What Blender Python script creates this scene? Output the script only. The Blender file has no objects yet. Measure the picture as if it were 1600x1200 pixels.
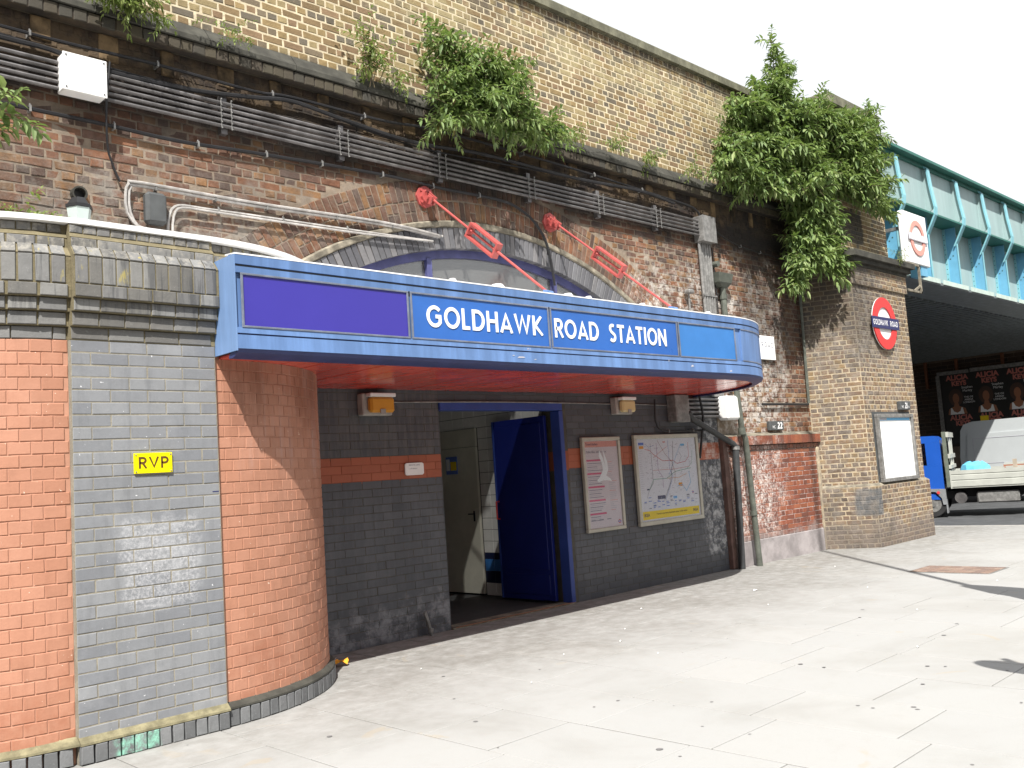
import bpy, math, random, zlib
import numpy as np
from mathutils import Matrix, Vector, Euler
rad = math.radians
RNG = random.Random(7)
S = bpy.context.scene
COL = S.collection

# ---------------------------------------------------------------- camera
cam = bpy.data.cameras.new('camera')
cam.sensor_width = 36.0
cam.lens = 36.0 * 1448.4 / 1600
cam.clip_start, cam.clip_end = 0.05, 2000
camo = bpy.data.objects.new('camera', cam)
COL.objects.link(camo)
YAW, PIT, ROL = 0.776115, 0.0980756, -0.0679866
_fw = Vector((math.sin(YAW) * math.cos(PIT), math.cos(YAW) * math.cos(PIT), math.sin(PIT)))
_r = Vector((math.cos(YAW), -math.sin(YAW), 0))
_u = _r.cross(_fw)
_c, _s = math.cos(ROL), math.sin(ROL)
CR = _c * _r + _s * _u
CU = -_s * _r + _c * _u
CAM = Vector((0, 0, 1.56))
camo.matrix_world = Matrix(((CR.x, CU.x, -_fw.x, CAM.x), (CR.y, CU.y, -_fw.y, CAM.y), (CR.z, CU.z, -_fw.z, CAM.z), (0, 0, 0, 1)))
S.camera = camo

# ---------------------------------------------------------------- sky, sun, exposure
SUN_EL = rad(52.3)
SUN_DIR = Vector((0.689, 0.725, 0)).normalized()       # way the light travels on the ground
W = bpy.data.worlds.new('World')
S.world = W
W.use_nodes = True
wn = W.node_tree
wn.nodes.clear()
sky = wn.nodes.new('ShaderNodeTexSky')
sky.sky_type = 'NISHITA'
sky.sun_disc = False
sky.sun_elevation = SUN_EL
sky.sun_rotation = math.atan2(-SUN_DIR.x, -SUN_DIR.y)
sky.air_density, sky.dust_density = 1.3, 3.0
mx = wn.nodes.new('ShaderNodeMixRGB')
mx.inputs[0].default_value = 0.88
mx.inputs[2].default_value = (8.6, 8.75, 9.0, 1)        # thin bright cloud over the whole sky
bg = wn.nodes.new('ShaderNodeBackground')
bg.inputs[1].default_value = 0.0775
wo = wn.nodes.new('ShaderNodeOutputWorld')
wn.links.new(sky.outputs[0], mx.inputs[1])
wn.links.new(mx.outputs[0], bg.inputs[0])
wn.links.new(bg.outputs[0], wo.inputs[0])
sun = bpy.data.lights.new('sun', 'SUN')
sun.energy = 5.0
sun.angle = rad(0.55)
sun.color = (1.0, 0.965, 0.905)
suno = bpy.data.objects.new('sun', sun)
COL.objects.link(suno)
suno.location = (-20, -20, 40)
suno.rotation_euler = Vector((SUN_DIR.x * math.cos(SUN_EL), SUN_DIR.y * math.cos(SUN_EL), -math.sin(SUN_EL))).to_track_quat('-Z', 'Y').to_euler()
S.view_settings.view_transform = 'Standard'
S.view_settings.look = 'None'
S.view_settings.gamma = 1
S.view_settings.use_curve_mapping = False
S.view_settings.exposure = 0.80
S.render.engine = 'CYCLES'
S.cycles.max_bounces = 7
S.cycles.transparent_max_bounces = 8

# ---------------------------------------------------------------- helpers
def link(o, parent=None):
    COL.objects.link(o)
    if parent is not None:
        o.parent = parent
    return o

def tag(o, label=None, cat=None, group=None, kind=None):
    if label: o['label'] = label
    if cat: o['category'] = cat
    if group: o['group'] = group
    if kind: o['kind'] = kind
    return o

def thing(name, label, cat, loc=(0, 0, 0), rz=0.0, group=None, kind=None):
    o = bpy.data.objects.new(name, None)
    o.empty_display_size = 0.1
    o.location = loc
    o.rotation_euler = (0, 0, rz)
    link(o)
    return tag(o, label, cat, group, kind)

def off(parent):
    return Vector(parent.location) if parent is not None and parent.rotation_euler.z == 0 else Vector((0, 0, 0))

def copy_tree(o, parent=None, loc=None, rz=None):
    c = o.copy()
    COL.objects.link(c)
    c.parent = parent
    if loc is not None: c.location = loc
    if rz is not None: c.rotation_euler = (0, 0, rz)
    for ch in o.children:
        copy_tree(ch, c)
    return c

class MB:
    """collects faces; build() links them as one mesh object"""
    def __init__(s): s.v, s.f, s.m = [], [], []
    def add(s, vs, fs, mi=0):
        b = len(s.v); s.v += [tuple(v) for v in vs]
        s.f += [tuple(b + i for i in f) for f in fs]; s.m += [mi] * len(fs); return s
    def box(s, x0, x1, y0, y1, z0, z1, mi=0, bev=0.0):
        if bev <= 0:
            vs = [(x, y, z) for x in (x0, x1) for y in (y0, y1) for z in (z0, z1)]
            return s.add(vs, [(0, 1, 3, 2), (4, 6, 7, 5), (0, 4, 5, 1), (2, 3, 7, 6), (0, 2, 6, 4), (1, 5, 7, 3)], mi)
        bm = bmesh_box(x0, x1, y0, y1, z0, z1, bev)
        return s.add(bm[0], bm[1], mi)
    def obox(s, c, u, v, w, mi=0):
        c, u, v, w = map(Vector, (c, u, v, w))
        vs = [c + a * u + b * v + d * w for a in (-1, 1) for b in (-1, 1) for d in (-1, 1)]
        return s.add(vs, [(0, 1, 3, 2), (4, 6, 7, 5), (0, 4, 5, 1), (2, 3, 7, 6), (0, 2, 6, 4), (1, 5, 7, 3)], mi)
    def tube(s, pts, r, n=8, mi=0, caps=True):
        pts = [Vector(p) for p in pts]
        rs = r if isinstance(r, (list, tuple)) else [r] * len(pts)
        b = len(s.v); up = None
        for i, p in enumerate(pts):
            t = (pts[min(i + 1, len(pts) - 1)] - pts[max(i - 1, 0)]).normalized()
            if up is None: up = t.orthogonal().normalized()
            up = (up - t * up.dot(t)); up = up.normalized() if up.length > 1e-6 else t.orthogonal().normalized()
            bi = t.cross(up)
            for k in range(n):
                a = 2 * math.pi * k / n
                s.v.append(tuple(p + rs[i] * (math.cos(a) * up + math.sin(a) * bi)))
        for i in range(len(pts) - 1):
            for k in range(n):
                k2 = (k + 1) % n
                s.f.append((b + i * n + k, b + i * n + k2, b + (i + 1) * n + k2, b + (i + 1) * n + k)); s.m.append(mi)
        if caps:
            s.f.append(tuple(b + k for k in reversed(range(n)))); s.m.append(mi)
            e = b + (len(pts) - 1) * n
            s.f.append(tuple(e + k for k in range(n))); s.m.append(mi)
        return s
    def prism(s, poly, fn, a, b, mi=0):
        """poly: 2D outline, fn(p, t) -> 3D, extruded t = a..b"""
        n = len(poly)
        vs = [fn(p, a) for p in poly] + [fn(p, b) for p in poly]
        fs = [tuple(range(n)), tuple(reversed(range(n, 2 * n)))] + [(i, i + n, (i + 1) % n + n, (i + 1) % n) for i in range(n)]
        return s.add(vs, fs, mi)
    def sweep(s, path, prof, mi=0, closed=True, caps=True):
        """path: [(x, y, nx, ny)], prof: [(outward, z)]"""
        b = len(s.v); m = len(prof)
        for (x, y, nx, ny) in path:
            for (o, z) in prof: s.v.append((x + nx * o, y + ny * o, z))
        for i in range(len(path) - 1):
            for k in range(m if closed else m - 1):
                k2 = (k + 1) % m
                s.f.append((b + i * m + k, b + (i + 1) * m + k, b + (i + 1) * m + k2, b + i * m + k2)); s.m.append(mi)
        if closed and caps:
            s.f.append(tuple(b + k for k in range(m))); s.m.append(mi)
            e = b + (len(path) - 1) * m
            s.f.append(tuple(e + k for k in reversed(range(m)))); s.m.append(mi)
        return s
    def mesh(s, name, mats, shift=Vector((0, 0, 0)), smooth=False, fix=True):
        me = bpy.data.meshes.new(name)
        me.from_pydata([(v[0] - shift[0], v[1] - shift[1], v[2] - shift[2]) for v in s.v], [], s.f)
        for m in (mats if isinstance(mats, (list, tuple)) else [mats]): me.materials.append(m)
        if any(s.m): me.polygons.foreach_set('material_index', s.m)
        if fix:
            import bmesh
            bm = bmesh.new(); bm.from_mesh(me)
            bmesh.ops.recalc_face_normals(bm, faces=bm.faces)
            bm.to_mesh(me); bm.free()
        if smooth:
            for p in me.polygons: p.use_smooth = True
            try: me.set_sharp_from_angle(angle=rad(35))
            except Exception: pass
        me.update()
        return me
    def build(s, name, mats, parent=None, world=True, smooth=False, loc=None, fix=True, kind=None, label=None):
        sh = off(parent) if world else Vector((0, 0, 0))
        if parent is None and loc is not None: sh = Vector(loc)
        o = bpy.data.objects.new(name, s.mesh(name, mats, sh, smooth, fix))
        link(o, parent)
        if parent is None and loc is not None: o.location = loc
        if kind: o['kind'] = kind
        if label: o['label'] = label
        return o

def bmesh_box(x0, x1, y0, y1, z0, z1, b):
    import bmesh
    bm = bmesh.new()
    bmesh.ops.create_cube(bm, size=1)
    for v in bm.verts:
        v.co = Vector(((x0 + x1) / 2 + v.co.x * (x1 - x0), (y0 + y1) / 2 + v.co.y * (y1 - y0), (z0 + z1) / 2 + v.co.z * (z1 - z0)))
    bmesh.ops.bevel(bm, geom=list(bm.edges), offset=b, segments=1, affect='EDGES')
    bm.verts.ensure_lookup_table()
    r = [tuple(v.co) for v in bm.verts], [tuple(v.index for v in f.verts) for f in bm.faces]
    bm.free()
    return r

def text(name, body, size, loc, mat, parent=None, rot=(rad(90), 0, 0), align='CENTER', extrude=0.0015, bold=0.0, sx=1.0, spacing=1.0):
    cu = bpy.data.curves.new(name, 'FONT')
    cu.body = body; cu.size = size; cu.align_x = align; cu.align_y = 'CENTER'
    cu.extrude = extrude; cu.offset = bold; cu.space_character = spacing
    cu.materials.append(mat)
    tmp = bpy.data.objects.new('tmp', cu)
    COL.objects.link(tmp)
    dg = bpy.context.evaluated_depsgraph_get()
    me = bpy.data.meshes.new_from_object(tmp.evaluated_get(dg))
    me.name = name
    bpy.data.objects.remove(tmp)
    o = bpy.data.objects.new(name, me)
    link(o, parent)
    o.location = Vector(loc) - off(parent)
    o.rotation_euler = rot
    o.scale = (sx, 1, 1)
    return o

# ---------------------------------------------------------------- materials
class NT:
    def __init__(s, name):
        s.mat = bpy.data.materials.new(name); s.mat.use_nodes = True
        s.t = s.mat.node_tree; s.t.nodes.clear()
        s.out = s.t.nodes.new('ShaderNodeOutputMaterial')
        s.b = s.t.nodes.new('ShaderNodeBsdfPrincipled')
        s.t.links.new(s.b.outputs[0], s.out.inputs[0])
        s._pos = None
    def n(s, k, **kw):
        o = s.t.nodes.new('ShaderNode' + k)
        for a, v in kw.items(): setattr(o, a, v)
        return o
    def put(s, sock, v):
        if isinstance(v, bpy.types.NodeSocket): s.t.links.new(v, sock)
        elif isinstance(v, (tuple, list)) and len(v) == 3 and sock.type == 'RGBA': sock.default_value = (*v, 1)
        else: sock.default_value = v
    @property
    def pos(s):
        if s._pos is None: s._pos = s.n('NewGeometry').outputs['Position']
        return s._pos
    def math(s, op, a, b=0.0, c=None, clamp=False):
        o = s.n('Math', operation=op, use_clamp=clamp); s.put(o.inputs[0], a); s.put(o.inputs[1], b)
        if c is not None: s.put(o.inputs[2], c)
        return o.outputs[0]
    def mix(s, f, a, b, mode='MIX'):
        o = s.n('MixRGB', blend_type=mode); s.put(o.inputs[0], f); s.put(o.inputs[1], a); s.put(o.inputs[2], b); return o.outputs[0]
    def noise(s, scale, detail=4, rough=0.6, stretch=None, dist=0.0, offs=(0, 0, 0)):
        v = s.pos
        if stretch or any(offs):
            m = s.n('Mapping'); m.inputs['Scale'].default_value = stretch or (1, 1, 1); m.inputs['Location'].default_value = offs
            s.put(m.inputs[0], s.pos); v = m.outputs[0]
        o = s.n('TexNoise'); s.put(o.inputs['Vector'], v); o.inputs['Scale'].default_value = scale
        o.inputs['Detail'].default_value = detail; o.inputs['Roughness'].default_value = rough; o.inputs['Distortion'].default_value = dist
        return o.outputs['Fac']
    def ramp(s, f, stops, interp='LINEAR'):
        o = s.n('ValToRGB'); cr = o.color_ramp; cr.interpolation = interp
        while len(cr.elements) < len(stops): cr.elements.new(0.5)
        for e, (p, c) in zip(cr.elements, stops):
            e.position = p; e.color = (*c, 1) if isinstance(c, (tuple, list)) else (c, c, c, 1)
        s.put(o.inputs[0], f); return o.outputs[0]
    def step(s, v, a, b):
        o = s.n('MapRange', interpolation_type='SMOOTHSTEP'); s.put(o.inputs[0], v); s.put(o.inputs[1], a); s.put(o.inputs[2], b)
        return o.outputs[0]
    def sep(s):
        o = s.n('SeparateXYZ'); s.put(o.inputs[0], s.pos); return o.outputs
    def rnd(s):
        a = s.n('ObjectInfo').outputs['Random']; b = s.n('NewGeometry').outputs['Random Per Island']
        return s.math('FRACT', s.math('ADD', a, b))
    def zone(s, x0, x1, z0, z1, soft=0.3, nz=None, amp=0.6):
        """soft box mask in world X and Z, broken up by noise"""
        sx = s.sep(); n = nz if nz is not None else s.noise(3.0, 5)
        d = s.math('MULTIPLY', s.math('SUBTRACT', n, 0.5), amp * 2)
        X = s.math('ADD', sx[0], d); Z = s.math('ADD', sx[2], d)
        m = s.math('MULTIPLY', s.step(X, x0 - soft, x0 + soft), s.step(X, x1 + soft, x1 - soft))
        m2 = s.math('MULTIPLY', s.step(Z, z0 - soft, z0 + soft), s.step(Z, z1 + soft, z1 - soft))
        return s.math('MULTIPLY', m, m2)
    def bump(s, h, dist=0.01, strength=1.0, prev=None):
        o = s.n('Bump'); o.inputs['Strength'].default_value = strength; o.inputs['Distance'].default_value = dist
        s.put(o.inputs['Height'], h)
        if prev is not None: s.put(o.inputs['Normal'], prev)
        return o.outputs[0]
    def done(s, col, rough=0.8, normal=None, metallic=0.0, spec=0.4):
        s.put(s.b.inputs['Base Color'], col); s.put(s.b.inputs['Roughness'], rough)
        s.b.inputs['Metallic'].default_value = metallic
        s.b.inputs['Specular IOR Level'].default_value = spec
        if normal is not None: s.put(s.b.inputs['Normal'], normal)
        return s.mat

def flat(name, col, rough=0.6, metallic=0.0, dirt=0.25, scale=6.0, bump=0.0, spec=0.4, streak=False):
    m = NT(name)
    nz = m.noise(scale, 6, 0.65, stretch=(3, 3, 0.35) if streak else None)
    c = m.mix(m.step(nz, 0.35, 0.75), tuple(x * (1 - dirt) for x in col), tuple(min(1, x * (1 + dirt * 0.35)) for x in col))
    fine = m.noise(90, 3)
    c = m.mix(m.math('MULTIPLY', m.step(fine, 0.55, 0.8), dirt * 0.6), c, tuple(x * 0.5 for x in col))
    nrm = m.bump(fine, 0.002, bump) if bump else None
    r = m.math('ADD', rough - 0.08, m.math('MULTIPLY', nz, 0.16))
    return m.done(c, r, nrm, metallic, spec)

def plain(name, col, rough=0.6, metallic=0.0, spec=0.4):
    m = NT(name)
    return m.done(m.mix(m.noise(9, 4), tuple(x * 0.9 for x in col), col), rough, None, metallic, spec)

# brick bodies: the colour of each brick comes from its own random number
def brick_mat(name, cols, rough=0.85, grain=0.35, overlays=(), glaze=None, bump=0.5, vary=0.25):
    m = NT(name)
    st = [(i / len(cols), c) for i, c in enumerate(cols)]
    r = m.rnd()
    c = m.ramp(r, st, 'CONSTANT')
    r2 = m.math('FRACT', m.math('MULTIPLY', r, 17.31))
    c = m.mix(1.0, c, m.ramp(r2, [(0, 1 - vary), (1, 1.0)]), 'MULTIPLY')
    n1 = m.noise(14, 6, 0.7)
    c = m.mix(m.math('MULTIPLY', m.step(n1, 0.4, 0.75), grain), c, tuple(x * 0.35 for x in cols[0]))
    n2 = m.noise(60, 4, 0.7)
    c = m.mix(m.math('MULTIPLY', m.step(n2, 0.58, 0.72), grain * 0.7), c, tuple(min(1, x * 2.0 + 0.03) for x in cols[0]))
    rr = rough
    for f in overlays: c = f(m, c)
    nb = m.math('ADD', m.math('MULTIPLY', n1, 0.6), m.math('MULTIPLY', n2, 0.4))
    return m.done(c, rr, m.bump(nb, 0.012, bump), 0, 0.35 if glaze is None else glaze)

def mortar_mat(name, col, overlays=(), rough=0.95):
    m = NT(name)
    n1 = m.noise(10, 6, 0.7); n2 = m.noise(70, 4)
    c = m.mix(m.step(n1, 0.4, 0.7), tuple(x * 0.72 for x in col), col)
    c = m.mix(m.math('MULTIPLY', m.step(n2, 0.5, 0.75), 0.3), c, tuple(x * 0.5 for x in col))
    for f in overlays: c = f(m, c)
    return m.done(c, rough, m.bump(n2, 0.006, 0.6))

def ov_zone(col, x0, x1, z0, z1, amt=0.8, soft=0.25, scale=2.5, amp=0.7, breakup=None, streak=False):
    def f(m, c):
        nz = m.noise(scale, 6, 0.65)
        k = m.zone(x0, x1, z0, z1, soft, nz, amp)
        if breakup:
            b = m.noise(breakup, 6, 0.75, stretch=(2.2, 2.2, 0.22) if streak else None, offs=(3, 1, 7))
            k = m.math('MULTIPLY', k, m.step(b, 0.42, 0.62))
        return m.mix(m.math('MULTIPLY', k, amt), c, col)
    return f

def ov_grime(dark, light, amt=0.35):
    def f(m, c):
        st = m.noise(5, 6, 0.7, stretch=(2.4, 2.4, 0.35), offs=(9, 4, 2))
        c = m.mix(m.math('MULTIPLY', m.step(st, 0.48, 0.75), amt), c, dark)
        bl = m.noise(2.2, 6, 0.65, offs=(1, 8, 3))
        c = m.mix(m.math('MULTIPLY', m.step(bl, 0.52, 0.74), amt * 0.8), c, light)
        sp = m.noise(38, 2, 0.5, offs=(5, 5, 5))
        return m.mix(m.math('MULTIPLY', m.step(sp, 0.735, 0.755), 0.7), c, tuple(min(.8, x * 1.5 + .25) for x in light))
    return f
SOOT = (0.013, 0.0115, 0.011)
LIME = (0.56, 0.53, 0.49)
up_over = [ov_zone(SOOT, -5, 15.5, 4.78, 6.2, 0.93, 0.20, 1.3, 0.35),
           ov_zone((0.20, 0.135, 0.07), -5, 15.5, 5.15, 5.5, 0.35, 0.08, 3.0, 0.15, 1.6),
           ov_zone(LIME, 9.8, 13.8, 1.8, 4.3, 0.75, 0.45, 2.0, 1.3, 9.0),
           ov_zone((0.23, 0.21, 0.185), 1.5, 4.2, 3.2, 4.15, 0.85, 0.3, 2.2, 0.9, 4.0),
           ov_zone(SOOT, 12.6, 14.7, 3.0, 6.5, 0.6, 0.4, 1.6, 1.0),
           ov_zone((0.06, 0.075, 0.03), 1.0, 3.6, 3.2, 3.8, 0.6, 0.2, 3.0, 0.6, 9.0),
           ov_zone((0.30, 0.27, 0.24), 2.0, 9, 3.6, 4.6, 0.28, 0.5, 2.5, 1.0, 9.0), ov_zone((0.045, 0.04, 0.036), 1.0, 12, 3.4, 5.0, 0.35, 0.5, 1.2, 1.0, 1.9)]
M = {}
M['old_brick'] = brick_mat('weathered_red_brick', [(0.17, 0.074, 0.04), (0.205, 0.088, 0.043), (0.14, 0.07, 0.046), (0.235, 0.125, 0.055), (0.095, 0.058, 0.044), (0.18, 0.092, 0.055)], overlays=up_over, bump=0.9, grain=0.5)
M['old_mortar'] = mortar_mat('old_mortar', (0.29, 0.225, 0.165), overlays=up_over)
par_over = [ov_zone((0.36, 0.31, 0.175), 4, 15, 6.72, 7.32, 0.75, 0.2, 1.7, 0.6, 1.3),
            ov_zone((0.055, 0.045, 0.042), -5, 16, 7.22, 7.6, 0.6, 0.12, 3.0, 0.35, 2.2, True),
            ov_zone((0.035, 0.034, 0.029), -5, 16, 5.2, 5.80, 0.86, 0.05, 2.5, 0.12)]
M['yellow_brick'] = brick_mat('yellow_stock_brick', [(0.28, 0.20, 0.095), (0.225, 0.155, 0.08), (0.19, 0.15, 0.10), (0.32, 0.25, 0.13), (0.25, 0.165, 0.095), (0.14, 0.12, 0.09)], overlays=par_over, grain=0.4, bump=0.7)
M['yellow_mortar'] = mortar_mat('pale_lime_mortar', (0.66, 0.57, 0.40), overlays=[par_over[1], par_over[2]])
pier_over = [ov_zone((0.05, 0.045, 0.042), 14, 15.6, 3.2, 5.0, 0.72, 0.3, 2.0, 0.9), ov_zone((0.22, 0.20, 0.17), 14.9, 17.2, 3.0, 4.9, 0.55, 0.3, 2.2, 0.8, 9),
             ov_zone((0.15, 0.125, 0.11), 14, 17.2, -0.2, 0.42, 0.7, 0.15, 3.0, 0.5), ov_zone((0.085, 0.095, 0.105), 14.62, 14.98, 0.52, 0.95, 0.9, 0.02, 5.0, 0.03), ov_zone((0.33, 0.29, 0.25), 14.2, 17, 0.3, 3.6, 0.4, 0.3, 2.0, 0.8, 8.0), ov_zone((0.06, 0.055, 0.05), 14.3, 15.4, 0.0, 1.0, 0.5, 0.25, 2.4, 0.9, 2.5), ov_zone((0.16, 0.14, 0.12), 14.2, 14.75, 0, 3.4, 0.6, 0.15, 3.0, 0.4, 6)]
M['pier_brick'] = brick_mat('brown_pier_brick', [(0.20, 0.125, 0.075), (0.165, 0.108, 0.072), (0.225, 0.145, 0.08), (0.135, 0.098, 0.07), (0.24, 0.165, 0.085), (0.11, 0.085, 0.068)], overlays=pier_over, grain=0.4, bump=0.7)
M['pier_mortar'] = mortar_mat('buff_pier_mortar', (0.50, 0.41, 0.28), overlays=pier_over)
red_over = [ov_zone((0.70, 0.66, 0.62), 11.4, 13.1, 0.45, 1.75, 0.75, 0.3, 3.0, 1.0, 24), ov_zone((0.25, 0.21, 0.20), 11, 15, -0.2, 0.42, 0.75, 0.1, 3.0, 0.3), ov_zone((0.07, 0.055, 0.05), 11, 14.6, 1.66, 1.8, 0.6, 0.05, 2, 0.1, 8)]
M['dark_brick'] = brick_mat('sooty_abutment_brick', [(0.06, 0.045, 0.035), (0.05, 0.04, 0.035), (0.075, 0.05, 0.035)])
M['red_brick'] = brick_mat('glazed_red_brick', [(0.25, 0.075, 0.04), (0.20, 0.062, 0.038), (0.29, 0.095, 0.048), (0.165, 0.06, 0.042)], overlays=red_over, glaze=0.6, rough=0.4, bump=0.3, grain=0.3)
M['red_mortar'] = mortar_mat('white_stained_mortar', (0.62, 0.55, 0.52))
M['orange_brick'] = brick_mat('orange_painted_brick', [(0.41, 0.198, 0.128), (0.395, 0.188, 0.12), (0.43, 0.212, 0.14)], rough=0.6, grain=0.10, bump=0.25, vary=0.09,
    overlays=[ov_grime((0.27, 0.12, 0.075), (0.50, 0.27, 0.19), 0.4), ov_zone((0.40, 0.27, 0.24), 3.35, 4.45, 1.75, 2.6, 0.6, 0.15, 3.0, 0.3, 3.0, True), ov_zone((0.20, 0.085, 0.05), 3.0, 4.6, 2.1, 2.6, 0.65, 0.15, 3.0, 0.4, 2.2, True), ov_zone((0.30, 0.11, 0.06), 1, 4.6, 0.05, 0.5, 0.45, 0.15, 3.0, 0.5, 5)])
M['orange_mortar'] = flat('orange_painted_mortar', (0.45, 0.23, 0.155), 0.7, dirt=0.12)
grey_over = [ov_grime((0.13, 0.135, 0.145), (0.33, 0.335, 0.345), 0.5), ov_zone((0.62, 0.62, 0.64), 2.36, 2.86, 0.88, 1.44, 0.38, 0.03, 6.0, 0.10, 45.0), ov_zone((0.40, 0.41, 0.43), 2.36, 2.88, 0.85, 1.46, 0.4, 0.04, 6.0, 0.14, 4.0), ov_zone((0.10, 0.105, 0.11), 2.0, 3.1, 2.6, 2.75, 0.3, 0.05, 4, 0.1, 3.0, True)]
M['grey_brick'] = brick_mat('grey_engineering_brick', [(0.225, 0.232, 0.246), (0.21, 0.218, 0.233), (0.238, 0.245, 0.257), (0.195, 0.203, 0.22)], rough=0.5, grain=0.14, bump=0.15, vary=0.09, overlays=grey_over)
M['grey_mortar'] = mortar_mat('buff_mortar', (0.30, 0.275, 0.22))
def ov_drip(m, c):
    k = m.noise(6, 5, 0.7, stretch=(2.5, 2.5, 0.15), offs=(2, 2, 2))
    z = m.sep()[2]
    kk = m.math('MULTIPLY', m.step(k, 0.5, 0.62), m.step(z, 2.66, 2.84))
    c = m.mix(m.math('MULTIPLY', kk, 0.6), c, (0.04, 0.042, 0.045))
    k2 = m.noise(9, 4, 0.6, stretch=(2.2, 2.2, 0.5), offs=(5, 2, 2))
    c = m.mix(m.math('MULTIPLY', m.math('MULTIPLY', m.step(k2, 0.63, 0.72), m.step(z, 2.93, 3.0)), 0.7), c, (0.36, 0.30, 0.08))
    k3 = m.noise(22, 5, 0.7)
    return m.mix(m.math('MULTIPLY', m.math('MULTIPLY', m.step(k3, 0.45, 0.65), m.step(z, 3.10, 3.16)), 0.55), c, (0.33, 0.31, 0.27))
M['cornice_brick'] = brick_mat('dark_cornice_brick', [(0.20, 0.20, 0.197), (0.175, 0.173, 0.17), (0.22, 0.218, 0.21), (0.155, 0.15, 0.14)], rough=0.65, grain=0.3, bump=0.35, vary=0.22, overlays=[ov_drip])
M['cornice_mortar'] = mortar_mat('mossy_mortar', (0.20, 0.17, 0.10))
M['plinth_brick'] = brick_mat('dark_plinth_brick', [(0.18, 0.185, 0.19), (0.155, 0.16, 0.165), (0.205, 0.21, 0.215)], rough=0.7, grain=0.35, bump=0.4,
    overlays=[ov_zone((0.25, 0.55, 0.42), 2.27, 2.55, 0.0, 0.16, 0.85, 0.02, 9.0, 0.06, 8.0)])
M['moss_concrete'] = flat('mossy_concrete_fillet', (0.24, 0.215, 0.13), 0.95, dirt=0.5, scale=9, bump=0.8)
ent_over = [ov_zone((0.30, 0.30, 0.32), 4.6, 6.5, -0.05, 0.34, 0.55, 0.1, 4.0, 0.4, 5.0), ov_zone((0.5, 0.5, 0.5), 11.15, 11.7, 0.3, 2.2, 0.75, 0.1, 5.0, 0.35, 8.0), ov_zone((0.14, 0.135, 0.13), 4.6, 6.4, 1.8, 2.6, 0.45, 0.1, 3.0, 0.3, 9.0, True), ov_zone((0.13, 0.135, 0.15), 4.6, 11.5, 0.3, 1.6, 0.35, 0.3, 2.0, 0.6, 3.0, True)]
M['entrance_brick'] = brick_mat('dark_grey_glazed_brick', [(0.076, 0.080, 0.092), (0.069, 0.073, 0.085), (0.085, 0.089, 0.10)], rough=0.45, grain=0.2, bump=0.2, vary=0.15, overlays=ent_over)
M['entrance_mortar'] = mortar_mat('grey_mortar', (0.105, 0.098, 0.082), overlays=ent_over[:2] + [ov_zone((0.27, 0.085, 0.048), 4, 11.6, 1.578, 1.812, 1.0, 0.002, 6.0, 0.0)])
M['band_brick'] = brick_mat('orange_band_brick', [(0.36, 0.105, 0.055), (0.345, 0.10, 0.052), (0.375, 0.112, 0.06)], rough=0.5, grain=0.12, bump=0.2, vary=0.12, overlays=[ov_zone((0.5, 0.42, 0.38), 11.1, 11.7, 1.5, 1.9, 0.7, 0.1, 5.0, 0.3, 8.0)])
M['arch_grey'] = brick_mat('blue_arch_brick', [(0.12, 0.12, 0.13), (0.15, 0.15, 0.16), (0.095, 0.095, 0.105), (0.19, 0.185, 0.19)], rough=0.55, grain=0.3, bump=0.3, vary=0.3)
M['hood'] = flat('cream_hood_render', (0.27, 0.24, 0.185), 0.9, dirt=0.6, scale=7, bump=0.6)
M['corbel'] = flat('ochre_stained_corbel', (0.17, 0.115, 0.06), 0.9, dirt=0.92, scale=3.2, bump=0.6)
M['stone'] = flat('mossy_coping_stone', (0.19, 0.185, 0.13), 0.92, dirt=0.45, scale=5, bump=0.8)
M['ledge'] = flat('sooty_ledge_stone', (0.065, 0.063, 0.052), 0.9, dirt=0.5, scale=5, bump=0.8)
M['white'] = flat('white_paint', (0.80, 0.80, 0.79), 0.5, dirt=0.08)
M['white_slab'] = flat('white_coping_felt', (0.80, 0.80, 0.80), 0.6, dirt=0.10, scale=3)
M['galv'] = flat('galvanised_steel', (0.27, 0.265, 0.255), 0.5, 0.3, dirt=0.4, scale=12)
M['galv_dark'] = flat('dull_conduit_steel', (0.20, 0.19, 0.19), 0.38, 0.5, dirt=0.45, scale=5)
M['black'] = flat('black_cable', (0.022, 0.022, 0.024), 0.45, dirt=0.2)
M['dkgrey'] = flat('dark_grey_plastic', (0.075, 0.08, 0.082), 0.6, dirt=0.25)
M['pipe_green'] = flat('grey_green_pipe_paint', (0.11, 0.12, 0.10), 0.55, dirt=0.35, scale=8)
M['pipe_black'] = flat('black_pipe_paint', (0.045, 0.048, 0.05), 0.45, dirt=0.3, scale=8)
M['wcable'] = flat('white_cable', (0.46, 0.44, 0.42), 0.6, dirt=0.4, scale=7)
M['red_paint'] = flat('red_metal_paint', (0.42, 0.085, 0.078), 0.5, dirt=0.2, scale=6)
M['blue_face'] = flat('canopy_blue_paint', (0.125, 0.225, 0.45), 0.42, dirt=0.26, scale=3, streak=True)
M['blue_end'] = flat('faded_canopy_blue', (0.17, 0.28, 0.50), 0.5, dirt=0.2, scale=3, streak=True)
M['blue_sign'] = flat('sign_blue_enamel', (0.03, 0.125, 0.43), 0.3, dirt=0.15, scale=1.2)
M['blue_blank'] = flat('bright_blue_enamel', (0.045, 0.19, 0.50), 0.3, dirt=0.15, scale=1.2)
M['purple'] = flat('violet_blue_panel', (0.045, 0.036, 0.29), 0.35, dirt=0.06, scale=1.0)
M['navy'] = flat('navy_return', (0.035, 0.045, 0.14), 0.5, dirt=0.2)
M['trim'] = flat('dull_metal_trim', (0.23, 0.26, 0.33), 0.4, 0.4, dirt=0.3)
M['soffit'] = flat('red_soffit_boards', (0.72, 0.10, 0.072), 0.20, dirt=0.3, scale=2.0, spec=0.5)
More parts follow.
